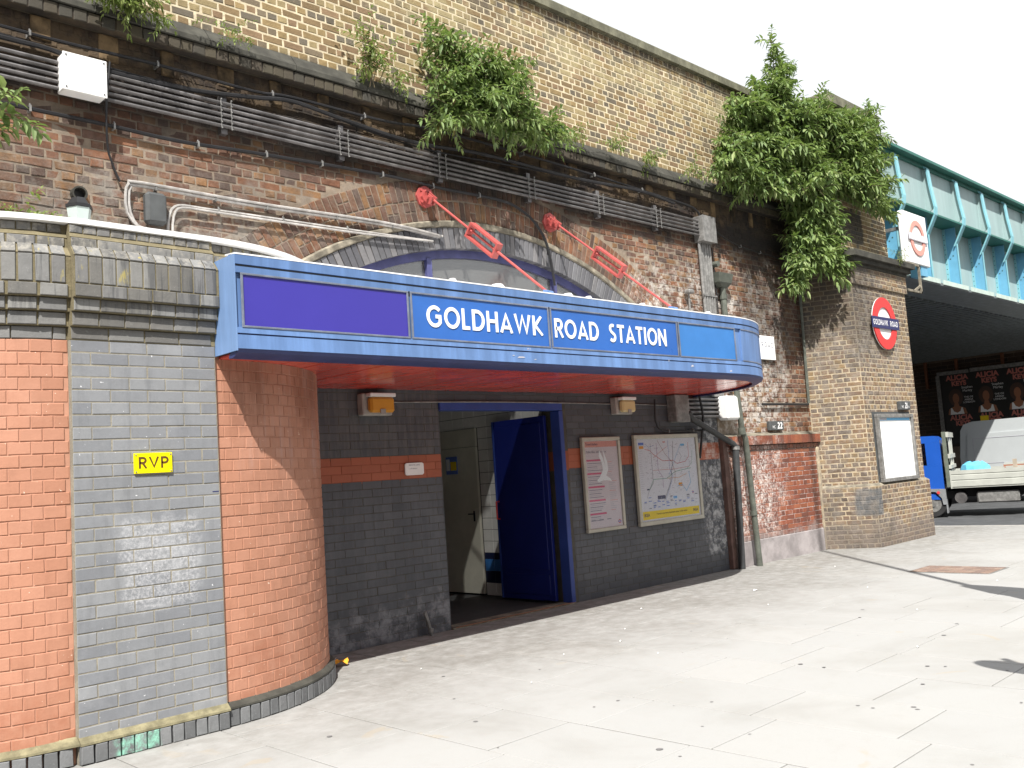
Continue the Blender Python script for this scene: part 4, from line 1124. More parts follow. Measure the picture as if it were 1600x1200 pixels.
def word(s, x0, x1, z, h, y, mat, parent, gap=.16, t=1.0, depth=.004, a=0.0, name='letter'):
    tot = sum(GL[c][0] for c in s) + gap * (len(s) - 1); wx = (x1 - x0) / (tot * h); x = x0
    for c in s:
        dx = x - x0
        w = letter(c, x0 + dx * math.cos(a), z, h, y + dx * math.sin(a), mat, parent, wx, t, depth, a, name)
        x += w + gap * h * wx
word('GOLDHAWK', 4.725, 6.075, 2.800, 0.180, CY + .002, 'letter', cp)
word('ROAD', 6.235, 6.855, 2.796, 0.180, CY + .002, 'letter', cp)
word('STATION', 7.015, 7.945, 2.796, 0.180, CY + .002, 'letter', cp)

# tie rods
def tie(x, lab):
    t = thing('tie_rod', lab, 'tie rod', (x, 7.5, 4.6))
    A, B = Vector((x, 7.50, 4.60)), Vector((x + .0, 5.86, 3.235))
    d = (B - A).normalized(); up = Vector((0, d.z, -d.y)); si = Vector((1, 0, 0))
    ap_ = MB(); ap_.tube([(x, VW - .002, 4.64), (x, VW - .028, 4.64)], .125, 8); ap_.build('anchor_plate', M['red_paint'], t)
    b2 = MB(); b2.tube([(x, VW - .028, 4.64), (x, VW - .06, 4.64)], .075, 10)
    for k in (-1, 1): b2.obox((x + k * .025, 7.54, 4.62), (.010, 0, 0), d * .10, up * .045)
    b2.tube([(x - .055, 7.50, 4.605), (x + .055, 7.50, 4.605)], .02, 8)
    for k in range(4): b2.tube([(x + .09 * math.cos(k * 1.571 + .78), VW - .028, 4.64 + .09 * math.sin(k * 1.571 + .78)), (x + .09 * math.cos(k * 1.571 + .78), VW - .045, 4.64 + .09 * math.sin(k * 1.571 + .78))], .017, 6)
    b2.build('clevis', M['red_paint'], t)
    L = (B - A).length
    MB().tube([A, A + d * L], .0135, 8).build('rod', M['red_paint'], t, smooth=True)
    c = A + d * L * .475; hl, hh, hw = .250, .080, .040
    b3 = MB()
    b3.obox(c + up * (hh - .010), d * hl, up * .010, si * hw); b3.obox(c - up * (hh - .010), d * hl, up * .010, si * hw)
    b3.obox(c + d * (hl - .012), d * .0118, up * (hh - .0205), si * (hw - .001)); b3.obox(c - d * (hl - .012), d * .0118, up * (hh - .0205), si * (hw - .001))
    b3.build('turnbuckle', M['red_paint'], t)
    b4 = MB()
    for s_ in (-1, 1): b4.tube([c + d * s_ * (hl - .06), c + d * s_ * (hl - .025)], .024, 6)
    b4.build('nut', M['red_paint'], t)
    b5 = MB(); b5.prism([(-.05, 3.20), (.09, 3.20), (.05, 3.285), (-.02, 3.26)], lambda p, q: (q, 5.86 + p[0], p[1]), x - .03, x + .03); b5.build('foot_bracket', M['blue_face'], t)
tie(6.33, 'red tie rod with turnbuckle anchored above the arch crown, nearer the grey pilaster')
tie(8.31, 'red tie rod with turnbuckle anchored right of the arch crown, nearer the bridge pier')

# ================================================================ LAMPS under the canopy
def bulkhead(x, lens, lab, w=.36):
    t = thing('bulkhead_lamp', lab, 'lamp', (x, EW, 2.36), group='bulkhead lamps under the canopy')
    MB().box(x - w / 2, x + w / 2, EW - .10, EW - .002, 2.245, 2.465, bev=.01).build('housing', M['housing'], t)
    MB().box(x - w / 2 + .045, x + w / 2 - .02, EW - .18, EW - .101, 2.268, 2.42, bev=.022).build('lens', M[lens], t)
    MB().box(x - w / 2 + .04, x + w / 2 - .01, EW - .185, EW - .101, 2.424, 2.462, bev=.006).build('cap', M['white'], t)
    MB().box(x - .03, x + .03, EW - .19, EW - .181, 2.25, 2.30).build('catch', M['housing'], t)
bulkhead(5.49, 'amber', 'bulkhead lamp with amber glass left of the station door')
bulkhead(9.38, 'cream_lens', 'bulkhead lamp with pale yellowed glass right of the station door', .33)

def cable(name, pts, r, mat, label, cat='cable', loc=None, clips=None, n=6, group=None):
    # smooth the path
    P = [Vector(p) for p in pts]; Q = []
    for i in range(len(P) - 1):
        p0, p1, p2, p3 = P[max(i - 1, 0)], P[i], P[i + 1], P[min(i + 2, len(P) - 1)]
        st = max(2, int((p2 - p1).length / .09)) if len(P) > 2 else 1
        st = min(st, 10)
        for k in range(st):
            t = k / st
            Q.append(.5 * ((2 * p1) + (p2 - p0) * t + (2 * p0 - 5 * p1 + 4 * p2 - p3) * t * t + (3 * p1 - p0 - 3 * p2 + p3) * t ** 3))
    Q.append(P[-1])
    t = thing(name, label, cat, tuple(P[0]), group=group)
    MB().tube(Q, r, n).build('sheath' if cat == 'cable' else 'pipe', M[mat], t, smooth=True)
    if clips:
        for x in clips:
            b = MB()
            for i in range(len(Q) - 1):
                if (Q[i].x - x) * (Q[i + 1].x - x) <= 0 and Q[i].x != Q[i + 1].x:
                    c = Q[i]; b.box(c.x - .008, c.x + .008, c.y - r * 1.25, VW - .001, c.z - r * 1.5, c.z + r * 1.5); b.tube([(c.x, c.y - .004, c.z + r * 1.5), (c.x, c.y - .004, c.z + r * 1.5 + .014)], .007, 5); b.build('clip', M['galv'], t); break

    return t
Y5 = VW - .03
cable('lamp_cable', [(5.67, EW - .012, 2.385), (7.3, EW - .045, 2.395), (9.21, EW - .012, 2.385)], .008, 'galv', 'thin grey cable running over the doorway between the two bulkhead lamps')
cable('lamp_cable', [(9.55, EW - .012, 2.385), (10.0, EW - .012, 2.38), (10.44, EW - .014, 2.37)], .008, 'galv', 'thin grey cable from the right bulkhead lamp to the grey control box')
# upper wall cables
cable('black_cable', [(1.0, 7.55, 5.30)] + [(x, 7.55, z) for x, z in ((2.1, 5.3), (2.59, 5.3), (3.36, 5.32), (4.28, 5.31), (4.69, 5.35), (5.75, 5.36), (6.63, 5.42), (8.76, 5.40), (10.66, 5.34), (11.40, 5.30), (11.55, 5.20))], .014, 'black', 'straighter upper black cable clipped just below the brick ledge', clips=(2.4, 3.4, 4.5, 5.6, 6.8, 8.0, 9.2, 10.3))
cable('black_cable', [(1.0, 7.54, 5.22)] + [(x, 7.53, z) for x, z in ((2.1, 5.2), (2.47, 5.2), (2.92, 5.14), (3.65, 5.16), (4.27, 5.24), (4.68, 5.30), (5.27, 5.25), (6.17, 5.20), (7.2, 5.27), (8.75, 5.27), (10.08, 5.33), (10.9, 5.28))], .020, 'black', 'thick sagging black cable looping under the upper cable')
cable('black_cable', [(1.0, 7.56, 5.26)] + [(x, 7.56, z) for x, z in ((2.1, 5.24), (3.1, 5.18), (4.0, 5.21), (4.68, 5.33), (5.5, 5.22), (6.4, 5.17), (7.6, 5.23), (9.0, 5.30))], .009, 'black', 'thin black cable tangled behind the thick sagging cable')
cable('black_cable', [(1.0, 7.58, 4.69)] + [(x, 7.58, z) for x, z in ((2.11, 4.69), (2.88, 4.69), (3.56, 4.68), (4.28, 4.72), (5.75, 4.78), (6.53, 4.77), (7.45, 4.78), (7.80, 4.71), (8.03, 4.58), (8.2, 4.35), (8.27, 4.04), (8.29, 3.84))], .017, 'black', 'black cable under the conduits that curls down over the arch to the window', clips=(2.35, 3.05, 3.75, 4.4, 5.1, 5.8, 6.5, 7.2))
cable('black_cable', [(x, 7.58, z) for x, z in ((11.80, 5.14), (12.14, 4.98), (12.66, 4.88), (13.42, 4.84), (14.03, 4.80), (14.38, 4.72))], .010, 'black', 'thin black cable drooping from the grey junction box towards the hanging bush', clips=(12.66, 13.3))
cable('black_cable', [(2.93, 7.50, 5.21), (2.90, 7.50, 4.9), (2.89, 7.50, 4.7), (2.93, 7.57, 4.44), (3.02, 7.58, 4.22)], .009, 'black', 'loose black wire hanging down beside the white box')
cable('white_cable', [(x, 7.585, z) for x, z in ((3.26, 3.845), (3.16, 3.86), (3.10, 3.97), (3.09, 4.11), (3.11, 4.19), (3.18, 4.215), (4.25, 4.21), (5.71, 4.24), (6.49, 4.21))], .015, 'wcable', 'upper white cable running from the dark wall box along to the arch', clips=(3.35, 3.9, 4.5, 5.2, 5.9))
cable('white_cable', [(x, 7.57, z) for x, z in ((3.30, 3.83), (3.17, 3.835), (3.07, 3.96), (3.06, 4.12), (3.09, 4.215), (3.2, 4.24), (4.25, 4.235), (5.71, 4.262), (6.52, 4.22))], .012, 'wcable', 'second upper white cable strapped above the first beside the dark wall box')
cable('white_cable', [(x, 7.585, z) for x, z in ((3.42, 3.40), (3.42, 3.82), (3.44, 4.0), (3.49, 4.08), (3.58, 4.105), (3.75, 4.105), (4.25, 4.115), (5.39, 4.13), (6.39, 4.15))], .013, 'wcable', 'lower white cable rising right of the dark wall box and running to the arch', clips=(3.9, 4.6, 5.3))
cable('white_cable', [(x, 7.56, z) for x, z in ((3.45, 3.40), (3.45, 3.80), (3.465, 3.98), (3.51, 4.06), (3.60, 4.08), (3.75, 4.08), (4.25, 4.085), (5.39, 4.10), (6.3, 4.14))], .011, 'wcable', 'lowest white cable strapped under its neighbour right of the dark wall box')
# dark box on the wall
t = thing('wall_box', 'dark grey rounded plastic box on the wall between the white cables', 'box', (3.30, VW, 4.02)); 
MB().box(3.215, 3.40, VW - .10, VW - .002, 3.885, 4.165, bev=.028).build('case', M['dkgrey'], t)
MB().box(3.235, 3.38, VW - .107, VW - .1005, 3.91, 4.14, bev=.003).build('lid', M['dkgrey'], t)
# white junction box top left
t = thing('junction_box', 'bright white square junction box over the five conduits, upper left', 'junction box', (2.70, 7.4, 5.0))
MB().box(2.53, 2.865, VW - .20, VW - .06, 4.85, 5.155, bev=.008).build('case', M['white'], t)
MB().box(2.525, 2.87, VW - .212, VW - .2005, 4.845, 5.16, bev=.004).build('lid', M['white'], t)
for x in (2.55, 2.845):
    for z in (4.87, 5.135): MB().tube([(x, VW - .212, z), (x, VW - .218, z)], .007, 6).build('screw', M['dkgrey'], t)
# five conduits
cr_ = thing('conduit_run', 'five parallel steel conduits clamped across the viaduct wall', 'conduits', (7.0, 7.5, 5.0))
for i in range(5):
    z = 5.105 - i * .054
    MB().tube([(0.9, 7.53, z - .004), (4.0, 7.53, z + .002), (8.0, 7.53, z - .001), (11.46, 7.53, z)], .0165, 8).build('conduit', M['galv_dark'], cr_, smooth=True)
for x in (1.9, 3.97, 5.24, 6.53, 7.93, 9.22, 10.46):
    MB().box(x - .03, x + .03, 7.556, VW, 4.83, 5.19).build('back_plate', M['galv_dark'], cr_)
    for dx in (-.05, .05):
        b = MB()
        b.box(x + dx - .004, x + dx + .004, 7.505, 7.511, 4.86, 5.14)
        for i in range(6): b.tube([(x + dx, 7.506, 5.132 - i * .054), (x + dx, 7.494, 5.132 - i * .054)], .007, 6)
        b.build('clamp', M['galv'], cr_)
t = thing('junction_box', 'grey steel junction box at the right end of the conduits above vertical ducts', 'junction box', (11.6, 7.5, 5.0))
MB().box(11.45, 11.78, VW - .17, VW - .002, 4.79, 5.175, bev=.008).build('case', M['galv'], t)
MB().box(11.445, 11.785, VW - .18, VW - .1705, 4.785, 5.18, bev=.003).build('lid', M['galv'], t)
vd = thing('vertical_conduits', 'five vertical grey conduits dropping from the junction box behind the canopy', 'conduits', (11.6, 7.55, 4.0))
for i in range(5):
    x = 11.49 + i * .062
    MB().tube([(x, 7.565, 4.79), (x + .01, 7.565, 3.7), (x + .012, 7.565, 2.5)], .026, 8).build('conduit', M['galv'], vd, smooth=True)
for z in (4.0, 3.3): MB().box(11.44, 11.80, 7.534, 7.546, z - .012, z + .012).build('clamp', M['galv'], vd)
b = MB().tube([(11.84, 7.58, 4.75), (11.85, 7.58, 4.2), (11.86, 7.58, 3.5)], .009, 6); b.build('side_wire', M['black'], vd)
# rainwater hopper
hp_ = thing('rain_hopper', 'dark green-grey hopper head and downpipe on the whitewashed bricks above the canopy', 'downpipe', (12.0, 7.5, 4.2))
b = MB()
V = [(11.76, VW - .002, 4.36), (12.16, VW - .002, 4.36), (12.16, VW - .17, 4.36), (11.76, VW - .17, 4.36), (11.80, VW - .002, 4.22), (12.12, VW - .002, 4.22), (12.12, VW - .15, 4.22), (11.80, VW - .15, 4.22), (11.90, VW - .002, 4.16), (12.08, VW - .002, 4.16), (12.08, VW - .11, 4.16), (11.90, VW - .11, 4.16)]
b.add(V, [(0, 1, 2, 3), (8, 11, 10, 9)] + [(i, (i + 1) % 4, 4 + (i + 1) % 4, 4 + i) for i in range(4)] + [(4 + i, 4 + (i + 1) % 4, 8 + (i + 1) % 4, 8 + i) for i in range(4)])
b.build('hopper', M['pipe_green'], hp_)
MB().tube([(12.0, 7.56, 4.17), (12.0, 7.56, 2.6)], .045, 10).build('pipe', M['pipe_green'], hp_, smooth=True)
MB().tube([(12.0, 7.56, 4.05), (12.0, 7.56, 3.98)], .056, 10).build('collar', M['pipe_green'], hp_, smooth=True)
MB().tube([(11.85, 7.60, 4.50), (11.85, 7.50, 4.50)], .045, 10).build('spout', M['pipe_green'], hp_, smooth=True)
# small vent stub above canopy
t = thing('vent_pipe', 'thin grey vent stub with a small cap rising behind the canopy', 'pipe', (11.1, 7.55, 3.3))
MB().tube([(11.10, 7.56, 3.2), (11.10, 7.56, 3.98)], .013, 6).build('pipe', M['galv'], t)
MB().box(11.04, 11.17, 7.50, 7.60, 3.985, 4.045, bev=.015).build('cap', M['galv'], t)

# downpipes at the right end
dp = thing('downpipe', 'grey-green drainpipe dropping from the canopy end past the red brick panel', 'downpipe', (12.04, 7.4, 0))
MB().tube([(11.90, 7.42, 2.62), (11.95, 7.42, 1.98), (12.02, 7.42, 1.86), (12.10, 7.42, 0.0)], .045, 12).build('pipe', M['pipe_green'], dp, smooth=True)
MB().tube([(11.945, 7.42, 2.03), (11.95, 7.42, 1.93)], .056, 12).build('collar', M['pipe_green'], dp, smooth=True)
MB().tube([(12.06, 7.42, 0.80), (12.063, 7.42, 0.74)], .055, 12).build('collar', M['pipe_green'], dp, smooth=True)
dp = thing('downpipe', 'black drainpipe with a long sloping arm under the canopy, left of the grey-green one', 'downpipe', (11.75, 7.46, 0))
MB().tube([(10.72, 7.56, 2.36), (10.74, 7.48, 2.25), (10.80, 7.48, 2.17), (11.78, 7.48, 1.80), (11.83, 7.48, 1.76)], .042, 10).build('sloping_arm', M['pipe_black'], dp, smooth=True)
MB().tube([(11.835, 7.48, 1.78), (11.83, 7.48, 1.72), (11.72, 7.48, 0.0)], .050, 12).build('pipe', M['pipe_black'], dp, smooth=True)
MB().tube([(11.834, 7.48, 1.76), (11.83, 7.48, 1.71)], .060, 12).build('collar', M['galv'], dp, smooth=True)
# grey control box, short conduits, white box under canopy right
t = thing('control_box', 'grey control box under the canopy above the tube map poster', 'box', (10.6, 7.5, 2.3))
MB().box(10.42, 10.74, VW - .16, VW - .002, 2.13, 2.51, bev=.01).build('case', M['galv'], t)
t = thing('control_box', 'white-topped meter box at the canopy end beside the drainpipes', 'box', (11.75, 7.5, 2.3))
MB().box(11.60, 11.92, VW - .22, VW - .03, 2.15, 2.50, bev=.03).build('case', M['white'], t)
t = thing('louvre_conduits', 'stack of five short horizontal conduits between the grey and white boxes', 'conduits', (11.2, 7.5, 2.3))
for i in range(5): MB().tube([(10.76, 7.56, 2.46 - i * .062), (11.60, 7.56, 2.46 - i * .062)], .021, 8).build('conduit', M['galv_dark'], t, smooth=True)
cable('black_cable', [(10.1, 7.57, 2.45), (10.08, 7.57, 2.15), (10.2, 7.57, 2.03), (10.5, 7.57, 2.01), (11.3, 7.56, 2.02)], .014, 'black', 'black cable looping under the grey control box above the map', clips=(10.5, 10.95))
cable('black_cable', [(11.05, 7.50, 2.5), (11.10, 7.50, 2.2), (11.08, 7.54, 1.9), (11.05, 7.58, 1.62)], .018, 'black', 'short thick black cable hanging right of the map poster')
t = cable('wall_pipe', [(12.85, 7.575, 2.395), (13.6, 7.575, 2.40), (14.30, 7.575, 2.40)], .020, 'black', 'black horizontal pipe on the old wall above the number 22 plate', cat='pipe')
t = cable('wall_pipe', [(14.36, 7.56, 4.25), (14.34, 7.57, 3.3), (14.31, 7.57, 2.42)], .024, 'pipe_green', 'thin vertical green-grey pipe in the corner between old wall and pier', cat='pipe')

# lantern and stub behind the white coping
t = thing('lantern', 'small glass lantern with dark cap behind the white coping, below a round black hole', 'lantern', (2.50, 6.95, 3.40))
LC = Vector((2.445, 6.9, 0))
def frust(b, r0, z0, r1, z1, n=6):
    b.add([(LC.x + r0 * math.cos(k * 2 * math.pi / n), LC.y + r0 * math.sin(k * 2 * math.pi / n), z0) for k in range(n)] + [(LC.x + r1 * math.cos(k * 2 * math.pi / n), LC.y + r1 * math.sin(k * 2 * math.pi / n), z1) for k in range(n)],
          [tuple(range(n)), tuple(range(n, 2 * n))] + [(k, (k + 1) % n, n + (k + 1) % n, n + k) for k in range(n)])
b = MB(); frust(b, .06, 3.52, .088, 3.72); b.build('glass_body', plain('frosted_lantern_glass', (.45, .52, .50), .25), t)
b = MB(); frust(b, .096, 3.722, .096, 3.745); frust(b, .085, 3.746, .05, 3.80); b.build('cap', M['black'], t)
b = MB(); frust(b, .05, 3.40, .06, 3.519); b.tube([(2.445, 6.9, 3.39), (2.445, 6.9, 3.42)], .07, 8); b.build('base', M['black'], t)
t = thing('pipe_mouth', 'open round black pipe mouth in the mossy wall above the lantern', 'pipe', (2.69, 7.6, 4.06))
b = MB(); n = 14; V = []
for (r, y) in ((.062, VW), (.062, VW - .06), (.048, VW - .06), (.048, VW + .0)): V += [(2.69 + r * math.cos(2 * math.pi * k / n), y, 4.06 + r * math.sin(2 * math.pi * k / n)) for k in range(n)]
b.add(V, [(j * n + k, j * n + (k + 1) % n, (j + 1) * n + (k + 1) % n, (j + 1) * n + k) for j in range(3) for k in range(n)]); b.build('rim', M['ledge'], t)
MB().tube([(2.69, VW - .002, 4.06), (2.69, VW - .006, 4.06)], .049, n).build('dark_bore', M['ink_black'], t)

# ================================================================ SIGNS
t = thing('rvp_plate', 'small yellow plate reading RVP screwed to the grey pilaster', 'sign', (2.57, 6.04, 1.8))
MB().box(2.445, 2.700, 6.030, 6.043, 1.735, 1.868, bev=.002).build('plate', M['yellow_sign'], t)
word('RVP', 2.475, 2.672, 1.768, 0.075, 6.0297, 'brown_ink', t, gap=.22, t=1.0, depth=.0015)
for x in (2.457, 2.688):
    for z in (1.747, 1.856): MB().tube([(x, 6.0297, z), (x, 6.0265, z)], .005, 6).build('screw', M['galv'], t)
t = thing('number_plate', 'small dark plate numbered 22 above the red brick panel', 'sign', (13.2, 7.6, 2.06))
MB().box(12.99, 13.41, 7.56, 7.612, 1.985, 2.13, bev=.006).build('plate', M['dkgrey'], t)
word('22', 13.225, 13.365, 2.01, .10, 7.5597, 'ink_white', t, gap=.2, t=1.3, depth=.001)
text('small_letters', 'HC', .062, (13.11, 7.559, 2.035), M['ink_white'], t, extrude=.0005)
t = thing('number_plate', 'small dark plate numbered 21A on the pier above the white notice case', 'sign', (16.27, 6.8, 2.3))
MB().box(16.04, 16.46, 6.785, 6.845, 2.235, 2.385, bev=.006).build('plate', M['dkgrey'], t)
word('21', 16.24, 16.335, 2.26, .10, 6.7847, 'ink_white', t, gap=.2, t=1.3, depth=.001)
text('small_letters', 'A', .06, (16.385, 6.784, 2.285), M['ink_white'], t, extrude=.0005)
text('small_letters', 'HC', .06, (16.14, 6.784, 2.285), M['ink_white'], t, extrude=.0005)
t = thing('street_name_plate', 'white street name plate ending in ROAD half hidden behind the canopy end', 'sign', (12.9, 7.6, 3.3))
MB().box(12.45, 13.40, 7.578, 7.612, 3.11, 3.49, bev=.003).build('plate', M['white'], t)
word('ROAD', 13.00, 13.35, 3.305, .085, 7.5775, 'ink_navy', t, gap=.5, t=.6, depth=.001)
t = thing('small_plaque', 'small white notched plaque on the orange band left of the station door', 'sign', (5.96, 7.6, 1.7))
b = MB(); b.prism([(5.85, 1.645), (5.87, 1.632), (6.07, 1.632), (6.09, 1.645), (6.09, 1.745), (6.07, 1.758), (5.87, 1.758), (5.85, 1.745)], lambda p, q: (p[0], q, p[1]), EW - .022, EW - .008); b.build('plate', M['white'], t)
text('small_print', 'PRIVATE LAND', .022, (5.97, EW - .0225, 1.735), M['ink_grey'], t, extrude=.0003)
text('small_print', 'i  all visitors', .022, (5.95, EW - .0225, 1.70), M['ink_grey'], t, extrude=.0003)

def roundel(t, cx, cz, y, R, bw, bh, names=('ring', 'bar'), rr=.62, bar='ink_navy', ringm='roundel_red'):
    n = 40
    b = MB()
    V = [(cx + r * math.cos(2 * math.pi * k / n), yy, cz + r * math.sin(2 * math.pi * k / n)) for r in (R, R * rr) for yy in (y, y - .02) for k in range(n)]
    F = []
    for k in range(n):
        k2 = (k + 1) % n
        F += [(n + k, n + k2, 3 * n + k2, 3 * n + k), (k, k2, n + k2, n + k), (2 * n + k, 3 * n + k, 3 * n + k2, 2 * n + k2)]
    b.add(V, F); b.build(names[0], M[ringm], t)
    MB().box(cx - bw / 2, cx + bw / 2, y - .032, y - .0205, cz - bh / 2, cz + bh / 2, bev=.002).build(names[1], M[bar], t)
    return y - .032
t = thing('station_roundel', 'red ring station roundel with dark blue GOLDHAWK ROAD bar on the bridge pier', 'roundel sign', (15.78, 6.8, 3.73))
MB().tube([(15.78, 6.80, 3.735), (15.78, 6.812, 3.735)], .455, 40).build('backing_disc', M['ink_white'], t)
yb = roundel(t, 15.78, 3.735, 6.7995, .455, 1.06, .20)
word('GOLDHAWK', 15.29, 15.855, 3.69, .095, yb - .0005, 'ink_white', t, gap=.2, t=.9, depth=.001)
word('ROAD', 15.95, 16.25, 3.69, .095, yb - .0005, 'ink_white', t, gap=.2, t=.9, depth=.001)
for z in (3.45, 4.0): MB().tube([(15.78, 6.812, z), (15.78, 6.86, z)], .02, 6).build('fixing', M['galv'], t)
t = thing('light_box_sign', 'white square light box with faded red roundel hung beside the turquoise girder', 'illuminated sign', (18.8, 7.2, 5.2))
MB().box(18.20, 19.30, 7.24, 7.36, 5.20, 6.25, bev=.015).build('box', M['white'], t)
yb = roundel(t, 18.76, 5.74, 7.2385, .36, .92, .145, rr=.72, bar='ink_mist', ringm='ink_salmon')
MB().box(18.33, 19.19, yb - .003, yb - .0003, 5.685, 5.795).build('bar_face', M['ink_white'], t)
text('small_print', 'GOLDHAWK ROAD', .085, (18.76, yb - .004, 5.74), M['ink_mist'], t, extrude=.0004)
MB().box(18.3, 18.4, 7.361, 7.85, 5.9, 5.96).build('bracket', M['galv'], t); MB().box(18.9, 19.2, 7.27, 7.5, 5.0, 5.199).build('foot', M['teal_blue'], t)
t = thing('wall_bracket', 'rusty pale hooked steel bracket sticking out of the pier below the light box', 'bracket', (17.1, 7.0, 4.4))
b = MB(); b.obox((17.45, 6.95, 5.02), (.50, 0, 0), (0, .02, 0), (0, 0, .02)); b.obox((17.93, 6.95, 4.76), (.02, 0, 0), (0, .02, 0), (0, 0, .28)); b.obox((17.45, 6.95, 4.50), (.50, 0, 0), (0, .02, 0), (0, 0, .02)); b.obox((17.75, 6.95, 4.56), (.17, 0, .07), (0, .015, 0), (0, 0, .02))
b.build('frame', M['hood'], t)

# ================================================================ POSTERS
def frame(t, x0, x1, z0, z1, y, w=.045, d=.05, mat='frame_al'):
    for (a, b_, c, e) in ((x0, x1, z1 - w, z1), (x0, x1, z0, z0 + w), (x0, x0 + w, z0 + w + .0005, z1 - w - .0005), (x1 - w, x1, z0 + w + .0005, z1 - w - .0005)):
        MB().box(a, b_, y - d, y - .001, c, e, bev=.006).build('frame_rail', M[mat], t)
class Flat:
    """thin print layers on a vertical face at y"""
    def __init__(s, y): s.y, s.k, s.b = y, 0, {}
    def rect(s, x0, x1, z0, z1, m):
        s.k += 1; y = s.y - .0006 - (s.k % 5) * .00012; s.b.setdefault(m, MB()).add([(x0, y, z0), (x1, y, z0), (x1, y, z1), (x0, y, z1)], [(0, 1, 2, 3)])
    def line(s, pts, w, m):
        s.k += 1; y = s.y - .0014 - (s.k % 9) * .00015; b = s.b.setdefault(m, MB())
        for p, q in zip(pts, pts[1:]):
            d = Vector((q[0] - p[0], q[1] - p[1])).normalized(); n = Vector((-d.y, d.x)) * w / 2; p = Vector(p) - d * w * .3; q = Vector(q) + d * w * .3
            b.add([(p.x - n.x, y, p.y - n.y), (q.x - n.x, y, q.y - n.y), (q.x + n.x, y, q.y + n.y), (p.x + n.x, y, p.y + n.y)], [(0, 1, 2, 3)])
    def done(s, t, name='print'):
        for m, b in s.b.items(): b.build(name, M[m], t, fix=False)
YP = EW - .035
t = thing('notice_poster', 'tall narrow notice poster with pink headings in a grey frame right of the door', 'poster', (8.93, 7.6, .79))
X0, X1, Z0, Z1 = 8.56, 9.29, .795, 1.965
frame(t, X0, X1, Z0, Z1, EW - .008)
MB().box(X0 + .03, X1 - .03, YP, EW - .010, Z0 + .03, Z1 - .03).build('sheet', M['paper_pink'], t)
F = Flat(YP); rg = random.Random(2)
a, b_ = X0 + .055, X1 - .055
F.rect(a, b_, Z1 - .125, Z1 - .052, 'ink_salmon')
zz = Z1 - .30
for blk in range(5):
    F.rect(a + .02, a + .33, zz, zz + .022, 'ink_pink')
    for k in range(5 if blk != 4 else 3): F.rect(a + .03, a + .03 + rg.uniform(.18, .30), zz - .03 - k * .022, zz - .022 - k * .022, 'ink_mist' if k % 2 else 'ink_grey')
    zz -= .165
for k in range(26):
    z = Z1 - .32 - k * .024; F.rect(b_ - .20, b_ - .20 + rg.uniform(.05, .15), z, z + .006, 'ink_mist' if k % 5 else 'ink_salmon')
for k in range(3): F.rect(a + .03 + k * .15, a + .11 + k * .15, Z0 + .14, Z0 + .15, 'ink_grey')
F.done(t)
text('heading', 'Travel Update', .040, (a + .02, YP - .002, Z1 - .088), M['ink_navy'], t, align='LEFT', extrude=.0002)
text('heading', 'Tube, Bus, and on foot', .042, (a + .02, YP - .002, Z1 - .185), M['ink_grey'], t, align='LEFT', extrude=.0002)
def mini(t, cx, cz, y, r):
    b = MB(); n = 16
    V = [(cx + q * math.cos(2 * math.pi * k / n), y, cz + q * math.sin(2 * math.pi * k / n)) for q in (r, r * .65) for k in range(n)]
    b.add(V, [(k, (k + 1) % n, n + (k + 1) % n, n + k) for k in range(n)]); b.build('roundel_print', M['ink_red'], t, fix=False)
    MB().box(cx - r * 1.25, cx + r * 1.25, y - .0012, y - .0006, cz - r * .2, cz + r * .2).build('roundel_bar_print', M['ink_blue'], t)
mini(t, b_ - .05, Z0 + .10, YP - .0012, .026)
# torn pale glue patch
b = MB(); P = [(.24, .66), (.30, .70), (.38, .80), (.36, .90), (.31, .98), (.33, 1.06), (.40, .95), (.43, .84), (.40, 1.08), (.48, .90), (.49, .80), (.44, .72), (.52, .68), (.55, .64), (.46, .655), (.38, .66), (.28, .64)]
b.add([(X0 + p[0] * .93 + .02, YP - .0030, Z0 + p[1] * .95) for p in P], [tuple(range(len(P)))]); b.build('torn_patch', M['paper_white'], t, fix=False)
MB().box(X0 + .04, X1 - .04, YP - .012, YP - .008, Z0 + .04, Z1 - .04).build('cover', M['clear'], t)

